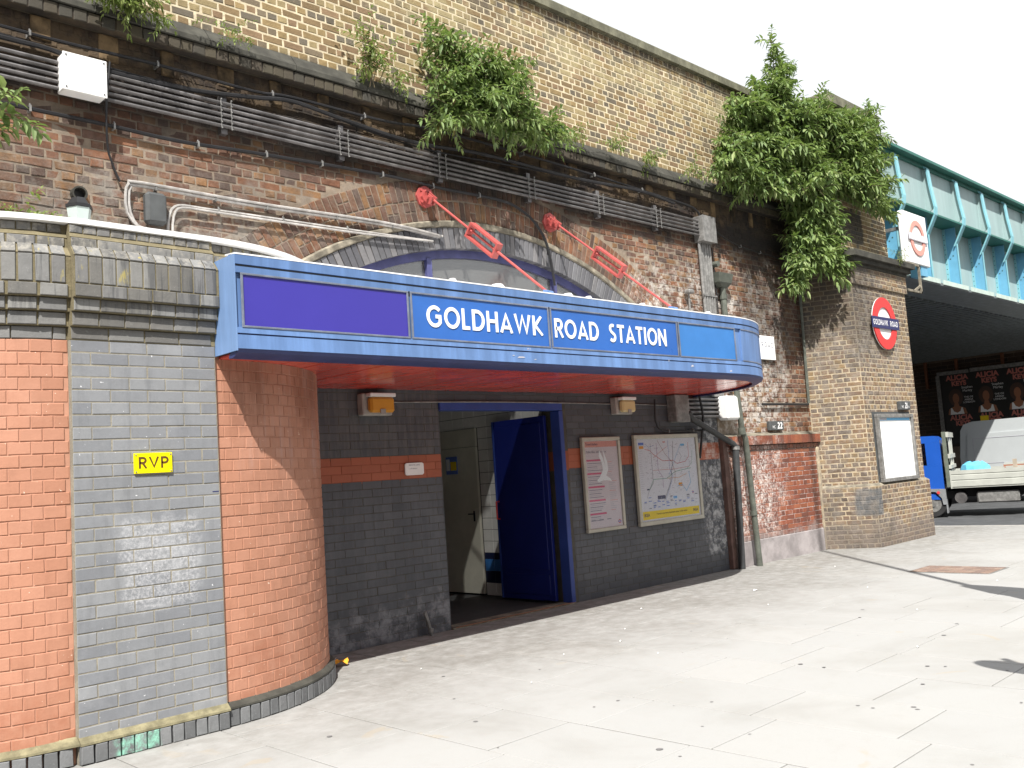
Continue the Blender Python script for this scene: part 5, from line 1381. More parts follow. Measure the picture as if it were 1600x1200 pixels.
t = thing('map_poster', 'large railway map poster with yellow bottom strip in a grey frame', 'poster', (10.27, 7.6, .8))
X0, X1, Z0, Z1 = 9.58, 11.02, .785, 1.975
frame(t, X0, X1, Z0, Z1, EW - .008, w=.055)
MB().box(X0 + .03, X1 - .03, YP, EW - .010, Z0 + .03, Z1 - .03).build('sheet', M['paper'], t)
F = Flat(YP); W_, H_ = X1 - X0, Z1 - Z0
U = lambda u, v: (X0 + u * W_, Z0 + v * H_)
def R4(u0, u1, v0, v1, m): F.rect(X0 + u0 * W_, X0 + u1 * W_, Z0 + v0 * H_, Z0 + v1 * H_, m)
R4(.06, .94, .065, .155, 'ink_yellow')
for m, w, pts in (('ink_red', .012, [(.16, .84), (.24, .82), (.28, .78), (.42, .70), (.58, .70), (.64, .66), (.78, .68), (.84, .74), (.84, .90)]),
                  ('ink_blue', .010, [(.52, .93), (.52, .60), (.56, .52), (.50, .40), (.42, .26)]), ('ink_grey', .010, [(.25, .90), (.25, .46), (.18, .38), (.14, .30)]),
                  ('ink_green', .012, [(.18, .38), (.26, .50), (.46, .50), (.60, .57), (.86, .60)]), ('ink_brown', .010, [(.36, .93), (.46, .78), (.56, .68), (.60, .56), (.58, .44)]),
                  ('ink_black', .010, [(.60, .92), (.58, .72), (.55, .60), (.52, .46), (.40, .26)]), ('ink_salmon', .010, [(.26, .60), (.44, .60), (.62, .60), (.84, .62)]),
                  ('ink_lblue', .016, [(.62, .40), (.70, .42), (.76, .34), (.84, .44), (.82, .56)]), ('ink_purple', .010, [(.34, .90), (.34, .60), (.40, .52), (.40, .40)]),
                  ('ink_orange', .010, [(.30, .50), (.44, .50), (.66, .50), (.78, .54)]), ('ink_lblue', .010, [(.72, .88), (.64, .76), (.58, .66), (.50, .54)]), ('ink_salmon', .010, [(.28, .74), (.42, .82), (.50, .86)]),
                  ('ink_grey', .008, [(.68, .80), (.72, .74), (.68, .68)]), ('ink_blue', .008, [(.16, .90), (.22, .86), (.30, .88)]), ('ink_green', .010, [(.80, .60), (.88, .66), (.90, .80)])):
    F.line([U(*p) for p in pts], w * .5, m)
for k in range(95):
    u, v = rg.uniform(.14, .90), rg.uniform(.30, .90); R4(u, u + rg.uniform(.012, .035), v, v + .006, 'ink_mist')
for k in range(13):
    u = .09 + k * .066
    F.line([U(u, .17), U(u, .30)], .003, 'ink_mist')
    for j in range(rg.randrange(2, 6)): v = rg.uniform(.18, .30); R4(u + .006, u + rg.uniform(.03, .055), v, v + .009, rg.choice(('ink_mist', 'ink_blue', 'ink_grey')))
for (u0, u1, v0, v1, m) in ((.07, .15, .885, .915, 'ink_blue'), (.08, .145, .845, .875, 'ink_orange'), (.72, .78, .86, .885, 'ink_lblue'), (.64, .70, .40, .44, 'ink_orange'), (.30, .42, .275, .315, 'ink_navy'), (.54, .60, .265, .295, 'ink_lblue'), (.44, .48, .905, .92, 'ink_salmon'), (.15, .185, .385, .40, 'ink_navy')): R4(u0, u1, v0, v1, m)
for k in range(20): R4(.065, .065 + rg.uniform(.03, .06), .36 + k * .024, .364 + k * .024, 'ink_mist')
F.done(t)
mini(t, X0 + .86 * W_, Z0 + .32 * H_, YP - .0022, .020)
for u in (.12, .88): text('banner_name', 'IKEA', .055, (X0 + u * W_, YP - .002, Z0 + .112 * H_), M['ink_navy'], t, extrude=.0002, bold=.001)
text('banner_line', 'Travel is the most important place in the world', .036, (X0 + .50 * W_, YP - .002, Z0 + .118 * H_), M['ink_black'], t, extrude=.0002)
MB().box(X0 + .05, X1 - .05, YP - .012, YP - .008, Z0 + .05, Z1 - .05).build('cover', M['clear'], t)

t = thing('notice_case', 'tall white notice case in a pale grey frame on the bridge pier', 'poster', (15.75, 6.8, 1.0))
X0, X1, Z0, Z1 = 15.08, 16.50, 1.03, 2.165
frame(t, X0, X1, Z0, Z1, FY - .008, w=.06, d=.07, mat='galv')
MB().box(X0 - .05, X1 + .02, FY - .004, FY + .002, Z0 - .04, Z1 + .04).build('backing_board', M['dkgrey'], t)
MB().box(X0 + .03, X1 - .03, FY - .035, FY - .009, Z0 + .03, Z1 - .03).build('sheet', M['paper_white'], t)
F = Flat(FY - .035); F.rect(X0 + .08, X1 - .08, Z1 - .11, Z1 - .065, 'ink_lblue'); F.rect(X0 + .08, X0 + .42, Z1 - .10, Z1 - .068, 'ink_mist')
for (u, v, w) in ((.72, .20, .2), (.72, .165, .2), (.70, .13, .07), (.3, .62, .2), (.35, .58, .25), (.3, .45, .15)): F.rect(X0 + u * 1.4, X0 + u * 1.4 + w, Z0 + v * 1.1, Z0 + v * 1.1 + .008, 'ink_mist')
F.done(t)

# ================================================================ RAILWAY BRIDGE
br = thing('railway_bridge', 'turquoise riveted steel railway bridge girder spanning the side road', 'bridge', (27.0, 7.7, 5.0))
BX0, BX1 = 16.98, 38.4
MB().box(BX0, BX1, 7.45, 7.95, 7.705, 7.765).build('top_flange', M['teal_dark'], br)
MB().box(BX0, BX1, 7.60, 7.68, 7.63, 7.704).build('top_angle', M['teal_dark'], br)
MB().box(BX0, BX1, 7.50, 8.00, 6.56, 6.60).build('middle_flange', M['teal_dark'], br)
MB().box(BX0, BX1, 7.52, 8.45, 5.00, 5.06).build('bottom_flange', M['deck_dark'], br)
ribs = [17.28 + 1.63 * i for i in range(13)]
for i, x in enumerate(ribs):
    e = min(x + 1.63, BX1)
    MB().box(x + .0, e - .004, 7.66, 7.69, 6.601, 7.629).build('upper_plate', M['teal'], br)
    MB().box(x + .0, e - .004, 7.96, 7.99, 5.061, 6.559).build('lower_plate', M['teal'], br)
    # upper stiffener: flat bar, kinked under the middle flange
    cl = [(7.62, 7.70), (7.53, 7.60), (7.50, 7.2), (7.44, 6.72), (7.46, 6.55), (7.58, 6.32), (7.70, 6.10)]
    b = MB()
    w = .065
    for (y0, z0), (y1, z1) in zip(cl, cl[1:]):
        d = Vector((0, y1 - y0, z1 - z0)); n = Vector((0, -d.z, d.y)).normalized()
        if n.y < 0: n = -n
        t_ = .035
        q = [Vector((x - w, y0, z0)), Vector((x + w, y0, z0)), Vector((x + w, y1, z1)), Vector((x - w, y1, z1))]
        b.add([tuple(v) for v in q] + [tuple(v + n * t_) for v in q], [(0, 1, 2, 3), (7, 6, 5, 4), (1, 5, 6, 2), (0, 3, 7, 4)])
    b.build('stiffener', M['teal_light'], br, fix=False)
    MB().prism([(7.66, 7.62), (7.56, 7.58), (7.53, 7.2), (7.475, 6.72), (7.66, 6.602)], lambda p, q: (q, p[0], p[1]), x - .012, x + .012).build('web_plate', M['teal'], br)
    MB().prism([(7.70, 5.062), (7.958, 5.062), (7.958, 6.555), (7.68, 6.555), (7.68, 5.5)], lambda p, q: (q, p[0], p[1]), x - .015, x + .015).build('lower_stiffener', M['teal_blue'], br)
    MB().box(x - .028, x + .028, 7.664, 7.679, 5.075, 6.25).build('stiffener_edge', M['teal_light'], br)
    b = MB(); b.box(x - .05, x - .016, 7.90, 7.959, 5.065, 6.55); b.build('angle_iron', M['teal_light'], br)
    b = MB().box(x + .10, e - .08, 7.50, 7.519, 5.03, 5.13); b.build('lip_plate', M['teal_lip'], br)  # strip carries the flange edge's sunlight as colour
    rv = MB()
    def rivet(c, ax, r=.013):
        n = 5; rv.add([(c[0] + (0 if ax == 0 else r * math.cos(k * 6.283 / n)), c[1] + (r * math.cos(k * 6.283 / n) if ax == 0 else 0), c[2] + r * math.sin(k * 6.283 / n)) for k in range(n)], [tuple(range(n))])
    for k in range(13): rivet((x + .12 + k * .117, 7.6595, 6.66), 1)
    for k in range(20): rivet((x + .1 + k * .078, 7.5985, 7.665), 1, .014)
    for k in range(12): rivet((x - .0505, 7.93, 5.15 + k * .115), 0, .014)
    for k in range(5): rivet((x - .0158, 7.78 + (k % 2) * .07, 5.9 - k * .06) if k < 2 else (x + .75, 7.9585, 5.2 + k * .09), 0 if k < 2 else 1, .02)
    rv.build('rivets', M['rivet'], br, fix=False, kind='stuff')
b = MB()
for k in range(60):
    x = BX0 + .1 + k * .36
    if x > BX1 - .3: break
    MB().prism([(0, 5.12), (.04, 4.97), (.15, 4.97), (.19, 5.12)], lambda p, q: (x + p[0], q, p[1]), 8.46, 25.8).build('trough', M['deck_dark'], br)
MB().box(BX0, BX1, 8.14, 26.0, 5.125, 5.5).build('deck', M['deck_dark'], br)
MB().box(BX0, BX1, 26.0, 26.5, 4.75, 7.7).build('rear_girder', M['deck_dark'], br)
MB().box(BX0, BX1, 16.2, 16.6, 4.85, 5.019).build('cross_beam', flat('dim_blue_beam', (.02, .05, .08), .6), br)
ab = thing('abutment', 'dark brick bridge abutment wall on the far side of the side road', 'wall', (38.5, 15, 0))
MB().box(38.2, 40, 7.2, 30, 0, 5.12).build('wall', M['distant'], ab)
rg = random.Random(6)
b = MB()
for y in (18.5, 16.9, 14.9, 13.7, 12.0, 10.4): MB().box(38.06, 38.19, y, y + .09, 3.9, 4.95).build('strut', flat('rusty_strut', (.20, .08, .04), .8), ab)
C = Courses(seed=71, bev=.006, depth=.03)
lay_line(C, -22.0, -9.5, 1.5, 4.9, 0, .45, .15, 'dark_brick', gap=.02, a=-math.pi / 2, org=(38.19, 0)); C.emit(ab, nmax=260)
MB().box(16.9, 17.0, 9.4, 26, 0, 5.0).build('near_abutment', M['distant'], thing('abutment', 'brick abutment wall behind the near bridge pier', 'wall', (16.95, 18, 0)))

# hoarding with repeated concert posters
hd = thing('poster_hoarding', 'long black hoarding with repeated ALICIA KEYS concert posters in a pale frame', 'hoarding', (38.0, 11, 2))
MB().box(37.95, 38.05, 5.0, 14.38, 1.6, 4.36).build('board', M['ink_black'], hd)
MB().box(37.90, 38.06, 5.0, 13.20, 4.362, 4.50).build('frame_rail', M['galv'], hd); MB().box(37.90, 38.06, 13.25, 14.46, 4.345, 4.48).build('frame_rail', M['galv'], hd)
MB().box(37.90, 38.06, 14.382, 14.52, 1.6, 4.343).build('frame_rail', M['galv'], hd)
RZ = (rad(90), 0, rad(-90))
skin = plain('printed_skin', (.30, .13, .07), .5); hair = plain('printed_dark_hair', (.07, .04, .03), .5); inkp = plain('printed_salmon', (.50, .17, .14), .5)
def ell(cy, cz, ry, rz, x, mat, nm, a0=0, a1=360, n=18):
    b = MB(); b.add([(x, cy + ry * math.cos(rad(a0 + (a1 - a0) * k / n)), cz + rz * math.sin(rad(a0 + (a1 - a0) * k / n))) for k in range(n)], [tuple(range(n))]); return b.build(nm, mat, hd, fix=False)
for i in range(7):
    y = 14.28 - i * 1.12 - .56
    MB().box(37.942, 37.949, y - .55, y + .55, 2.0, 4.34).build('poster_sheet', M['ink_black'], hd)
    for z in (4.19, 2.62): text('poster_word', 'ALICIA', .27, (37.936, y, z), inkp, hd, rot=RZ, extrude=.001, bold=.012)
    for z in (3.96, 2.40): text('poster_word', 'KEYS', .25, (37.936, y - .05, z), inkp, hd, rot=RZ, extrude=.001, bold=.012)
    ell(y + .12, 3.42, .27, .34, 37.938, hair, 'printed_hair')
    b = MB(); b.add([(37.9375, y + dy, z) for dy, z in ((-.26, 2.76), (-.20, 2.98), (.02, 3.08), (.05, 3.2), (.19, 3.2), (.22, 3.08), (.42, 2.98), (.47, 2.76))], [tuple(range(8))]); b.build('printed_shoulders', skin, hd, fix=False)
    ell(y + .12, 3.38, .125, .20, 37.936, skin, 'printed_face')
    b = MB(); b.add([(37.935, y + dy, z) for dy, z in ((-.14, 2.76), (-.10, 3.02), (-.05, 3.02), (.0, 2.88), (.12, 2.82), (.24, 2.88), (.30, 3.02), (.35, 3.02), (.38, 2.76))], [tuple(range(9))]); b.build('printed_vest', M['ink_white'], hd, fix=False)
    text('poster_small', 'Stephen\nMarley', .13, (37.936, y - .34, 3.72), M['ink_white'], hd, rot=RZ, extrude=.001)
    text('poster_small', 'THE O2\nARENA\nLONDON', .10, (37.936, y - .36, 3.30), M['ink_white'], hd, rot=RZ, extrude=.001)
MB().box(37.93, 37.939, 12.72, 13.02, 2.30, 2.62).build('sticker', M['ink_yellow'], hd)

# ================================================================ FLATBED TRUCK
TO = Vector((22.15, 8.88, -.09)); TA = math.atan2(-.954, .30)
tr = thing('flatbed_truck', 'blue-cab flatbed lorry with pale drop sides and a ladder-like headboard', 'lorry', tuple(TO), rz=TA)
# local x: front wheel (0) to rear; local y: + away from the viewer is (0.78, 0.62)
cream = flat('pale_drop_side_paint', (.44, .45, .41), .5, dirt=.15, scale=3); cabm = flat('cab_blue_paint', (.012, .085, .42), .3, dirt=.08, scale=2); rub = flat('tyre_rubber', (.025, .025, .026), .85); skirt = flat('grey_plastic_skirt', (.22, .23, .24), .6); blk = flat('sooty_chassis', (.02, .02, .022), .7)
P = [(-1.12, .42), (.30, .42), (.30, 1.0), (.30, 1.80), (.18, 1.90), (-.75, 1.92), (-.88, 1.86), (-1.08, 1.22), (-1.14, 1.0)]
b = MB(); b.prism(P, lambda p, q: (p[0], q, p[1]), .80, 1.86)
Z_ = lambda pl: b.prism(pl, lambda p, q: (p[0], q, p[1]), .02, .799)
Z_([(-1.12, .42), (.30, .42), (.30, 1.22), (-1.08, 1.22), (-1.14, 1.0)]); Z_([(-.02, 1.221), (.30, 1.221), (.30, 1.739), (-.02, 1.739)]); Z_([(-1.08, 1.221), (-.95, 1.221), (-.80, 1.739), (-.915, 1.739)]); Z_([(-.915, 1.74), (.30, 1.74), (.30, 1.80), (.18, 1.90), (-.75, 1.92), (-.88, 1.86)])
b.build('cab', cabm, tr, world=False)
MB().prism([(-.95, 1.222), (-.021, 1.222), (-.021, 1.738), (-.80, 1.738)], lambda p, q: (p[0], q, p[1]), .03, .034).build('side_window', M['clear'], tr, world=False)
MB().box(-.90, -.12, .012, .0195, .62, 1.17, bev=.003).build('door_panel', cabm, tr, world=False)
MB().box(-.26, -.14, -.004, .012, 1.04, 1.075).build('door_handle', M['ink_white'], tr, world=False)
MB().prism([(.32, .42), (.32, .66), (-.1, .68), (-.42, .62), (-.45, .42), (-.34, .42), (-.30, .54), (-.12, .62), (.10, .60), (.22, .45), (.24, .30), (.32, .30)], lambda p, q: (p[0], q, p[1]), -.01, .40).build('wheel_arch', skirt, tr, world=False)
MB().tube([(.16, -.012, .58), (.16, -.02, .58)], .035, 8).build('side_marker', M['roundel_red'], tr, world=False)
MB().box(-1.16, .62, .25, 1.6, .42, .60).build('front_chassis', blk, tr, world=False)
MB().box(.30, 4.4, .45, 1.45, .44, .62).build('chassis_rail', blk, tr, world=False)
def wheel(x, y0, y1, r, nm='wheel'):
    w = bpy.data.objects.new(nm, None); link(w, tr)
    b = MB(); n = 22; prof = [(r * .62, y0 + .0), (r * .93, y0), (r, y0 + .03), (r, y1 - .03), (r * .93, y1), (r * .62, y1)]
    for k in range(n):
        a = 2 * math.pi * k / n
        for (q, y) in prof: b.v.append((x + q * math.cos(a), y, r + q * math.sin(a)))
    m_ = len(prof)
    for k in range(n):
        for j in range(m_ - 1): b.f.append((k * m_ + j, k * m_ + j + 1, ((k + 1) % n) * m_ + j + 1, ((k + 1) % n) * m_ + j)); b.m.append(0)
    b.build('tyre', rub, w, world=False, smooth=True)
    b = MB(); b.tube([(x, y0 + .02, r), (x, y1 - .02, r)], r * .62, 18); b.tube([(x, y0 + .0, r), (x, y0 + .03, r)], r * .26, 10); b.build('rim', M['galv'], w, world=False)
for x in (0, 2.47):
    wheel(x, .02, .24, .34); wheel(x, 1.62, 1.84, .34)
MB().box(.44, 4.45, -.02, 1.92, .66, .70).build('bed_floor', blk, tr, world=False)
for (y0, y1) in ((-.045, -.022), (1.922, 1.945)):
    b = MB(); b.prism([(y0, .70), (y1, .70), (y1, 1.07), (y0, 1.07), (y0, .985), (y0 + .012, .975), (y0 + .012, .965), (y0, .955), (y0, .855), (y0 + .012, .845), (y0 + .012, .835), (y0, .825)] if y0 < 0 else [(y0, .70), (y1, .70), (y1, 1.07), (y0, 1.07)], lambda p, q: (q, p[0], p[1]), .47, 4.45); b.build('drop_side', cream, tr, world=False)
MB().box(.44, .47, -.05, 1.95, .66, 1.08).build('front_board', cream, tr, world=False)
MB().box(.44, 4.45, -.03, 0.0, .665, .698).build('side_rave', cream, tr, world=False)
hb = flat('grey_green_post', (.13, .15, .12), .6)
MB().box(.36, .44, -.04, .06, .70, 1.98).build('headboard_post', hb, tr, world=False); MB().box(.36, .44, 1.84, 1.94, .70, 1.98).build('headboard_post', hb, tr, world=False)
for z0, z1 in ((1.85, 1.97), (1.36, 1.46), (1.12, 1.20)): MB().box(.445, .50, -.04, 1.94, z0, z1).build('headboard_rail', cream, tr, world=False)
for y in (.55, 1.25): MB().box(.45, .49, y, y + .09, 1.20, 1.85).build('headboard_stay', cream, tr, world=False)
MB().box(.32, .355, .25, 1.5, .9, 1.72).build('air_intake', flat('brown_grey_stack', (.18, .16, .15), .7), tr, world=False)
MB().box(.95, 1.82, .06, .5, .30, .56, bev=.03).build('side_tank', M['galv'], tr, world=False)
MB().tube([(.62, .05, .44), (.62, .4, .44)], .13, 16).build('air_tank', M['galv_dark'], tr, world=False)
MB().prism([(2.10, .42), (2.13, .62), (2.28, .76), (2.47, .80), (2.66, .76), (2.81, .62), (2.84, .42), (2.80, .42), (2.77, .60), (2.64, .72), (2.47, .76), (2.30, .72), (2.17, .60), (2.14, .42)], lambda p, q: (p[0], q, p[1] - .10), -.01, .30).build('rear_mudguard', skirt, tr, world=False)
MB().box(.30, .33, .0, .35, .10, .42).build('mud_flap', skirt, tr, world=False)
def on_truck(l, w_, z): return tuple(TO + Vector((math.cos(TA) * l - math.sin(TA) * w_, math.sin(TA) * l + math.cos(TA) * w_, z)))
t = thing('blue_sack', 'crumpled light blue plastic sack on the lorry bed behind the headboard', 'sack', on_truck(.95, .6, .70), rz=TA)
b = MB(); rg = random.Random(12); n = 12; V = []
for j, (r, z) in enumerate(((.26, 0), (.33, .15), (.33, .32), (.28, .45), (.16, .53), (.02, .50))):
    V += [((r + rg.uniform(-.05, .05)) * math.cos(k * 6.283 / n) * 1.15, (r + rg.uniform(-.05, .05)) * math.sin(k * 6.283 / n), z + rg.uniform(-.03, .03)) for k in range(n)]
b.add(V, [(j * n + k, j * n + (k + 1) % n, (j + 1) * n + (k + 1) % n, (j + 1) * n + k) for j in range(5) for k in range(n)] + [tuple(range(n))])
b.build('sack', plain('light_blue_plastic', (.14, .50, .72), .35), t, world=False)
t = thing('timber_load', 'pale timber rails and reddish boards lying on the lorry bed', 'timber', on_truck(2.9, 1.0, .70), rz=TA)
for j, (y, z, m_) in enumerate(((-.25, .34, cream), (-.05, .42, cream), (.3, .30, None), (.1, .24, None), (.5, .36, None), (-.4, .2, None))):
    MB().box(-1.3 + rg.uniform(-.1, .1), 1.4, y, y + .12, z, z + .05).build('board', m_ or flat('reddish_board', (.36, .15, .09), .8), t, world=False)
for x in (-1.15, -.75, .9): MB().box(x, x + .09, -.48, -.40, 0, .55 if x < -1 else .72 if x < 0 else .5).build('post', flat('raw_timber', (.45, .38, .30), .8), t, world=False)

# driver behind the cab window
def person(root, name, chain, radii, mats, parent):
    me = bpy.data.meshes.new(name); me.from_pydata([c for c in chain[0]], chain[1], [])
    o = bpy.data.objects.new(name, me); link(o, parent)
    sk = o.modifiers.new('skin', 'SKIN'); su = o.modifiers.new('sub', 'SUBSURF'); su.levels = su.render_levels = 1
    for v, r in zip(me.skin_vertices[0].data, radii): v.radius = (r, r)
    me.skin_vertices[0].data[0].use_root = True
    me.materials.append(mats); return o
dv = thing('person', 'driver in a red top seated behind the blue cab window', 'person', on_truck(-.27, .42, .62), rz=TA)
pv_ = [(0, 0, .30), (0, 0, .50), (0, 0, .78), (0, 0, .90), (-.02, 0, 1.0), (-.02, 0, 1.12), (0, .17, .76), (-.12, .22, .52), (-.35, .18, .62), (0, -.17, .76), (-.12, -.22, .52), (-.35, -.18, .62), (-.35, .10, .30), (-.40, .10, .02), (-.35, -.10, .30), (-.40, -.10, .02)]
pe = [(0, 1), (1, 2), (2, 3), (3, 4), (4, 5), (2, 6), (6, 7), (7, 8), (2, 9), (9, 10), (10, 11), (0, 12), (12, 13), (0, 14), (14, 15)]
person(dv, 'body', (pv_, pe), [.14, .14, .13, .055, .085, .08, .06, .045, .035, .06, .045, .035, .08, .05, .08, .05], plain('skin_tone', (.35, .2, .14), .6), dv)
b = MB()
for (r0, z0, r1, z1) in ((.20, .30, .20, .52), (.20, .52, .225, .74), (.225, .74, .10, .87)):
    n = 12; b.add([(r * .72 * math.cos(k * 6.283 / n), r * math.sin(k * 6.283 / n), z) for r, z in ((r0, z0), (r1, z1)) for k in range(n)], [(k, (k + 1) % n, n + (k + 1) % n, n + k) for k in range(n)])
b.build('red_top', plain('red_cotton', (.55, .03, .05), .8), dv, world=False)

# ================================================================ WHITE VAN behind the lorry
vn = thing('parked_van', 'pale grey-white panel van standing behind the flatbed lorry', 'van', (28.4, 7.2, 0))
wv = flat('white_van_paint', (.50, .53, .54), .3, dirt=.05, scale=1.5)
Q = [(10.10, .42), (10.12, 1.2), (10.04, 1.95), (9.94, 2.12), (9.7, 2.19), (6.2, 2.22), (5.7, 2.12), (4.95, 1.42), (4.2, 1.15), (4.05, .9), (4.02, .42)]
b = MB(); b.prism(Q, lambda p, q: (q, p[0], p[1]), 27.56, 29.4); b.build('body', wv, vn)
b = MB(); b.prism([(9.90, .5), (9.92, 1.2), (9.86, 1.83), (5.85, 1.86), (5.4, 1.45), (4.4, 1.1), (4.3, .5)], lambda p, q: (q, p[0], p[1]), 27.53, 27.559); b.build('side_panel', wv, vn)
for y0, y1 in ((8.18, 9.72), (6.6, 8.02)):
    b = MB()
    for (a, c, d, e) in ((y0, y1, 1.70, 1.712), (y0, y1, 1.0, 1.012), (y0, y0 + .012, 1.012, 1.70), (y1 - .012, y1, 1.012, 1.70)): b.box(27.524, 27.5295, a, c, d, e)
    b.build('panel_pressing', M['ink_mist'], vn)
MB().prism([(6.3, 1.25), (6.3, 1.78), (5.85, 1.78), (5.2, 1.28)], lambda p, q: (q, p[0], p[1]), 27.522, 27.5295).build('cab_window', M['ink_black'], vn)
for y in (8.9, 5.0):
    MB().tube([(27.60, y, .34), (27.82, y, .34)], .335, 20).build('wheel', rub, vn); MB().tube([(27.585, y, .34), (27.599, y, .34)], .2, 14).build('rim', M['galv'], vn)

# ================================================================ street furniture beside the camera (its shadows fall into the view)
t = thing('street_lamp', 'tall grey street lamp column standing on the pavement to the right of the view', 'street lamp', (9.0, 2.08, 0))
MB().tube([(9.0, 2.08, 0), (9.0, 2.08, 1.3), (9.0, 2.08, 1.32), (9.0, 2.08, 11.5)], [.075, .075, .05, .034], 12).build('column', M['galv'], t, smooth=True)
MB().box(8.94, 9.06, 2.02, 2.14, 11.5, 11.9, bev=.03).build('lamp_head', M['dkgrey'], t)
b = MB(); b.prism([(.03, 1.75), (.42, 1.95), (.40, 2.75), (.22, 3.15), (.03, 3.50), (-.10, 3.45), (-.10, 2.6)], lambda p, q: (9.0 + .725 * p[0] + .689 * q, 2.08 - .689 * p[0] + .725 * q, p[1]), .076, .09); b.build('flag_sign', M['dkgrey'], t)  # unseen plate, outline shaped to cast the broad shadow on the paving
t = thing('traffic_sign', 'round traffic sign on a grey post beside the camera', 'traffic sign', (5.80, .98, 0))
MB().tube([(5.80, .98, 0), (5.80, .98, 2.75)], .03, 10).build('post', M['galv'], t, smooth=True)
MB().tube([(5.73, .95, 2.40), (5.745, .95, 2.40)], .33, 30).build('disc', M['ink_blue'], t)
# unseen row of houses behind the camera, added to block low sky light
tc = thing('terrace', 'three-storey brown brick terrace across the main road behind the camera', 'building', (-20, -18, 0))
MB().box(-70, 17, -26, -15.1, 0, 9.5).build('wall', M['distant'], tc)
MB().prism([(-26.3, 9.5), (-14.9, 9.5), (-20.5, 12.2)], lambda p, q: (q, p[0], p[1]), -70, 17).build('roof', M['dkgrey'], tc)
for i in range(20):
    for z in (3.9, 6.7): MB().box(-66 + i * 4.1, -64.8 + i * 4.1, -15.08, -15.0, z, z + 1.7).build('window', M['ink_grey'], tc)
tc = thing('corner_block', 'brick corner building across the side road beyond the right edge', 'building', (50, -15, 0))  # out of view, added to cut off low sky on the right
MB().box(38.5, 60, -40, 2, 0, 9).build('wall', M['distant'], tc); MB().box(38.3, 60.2, -40.2, 2.2, 9.001, 9.4).build('roof', M['ledge'], tc)

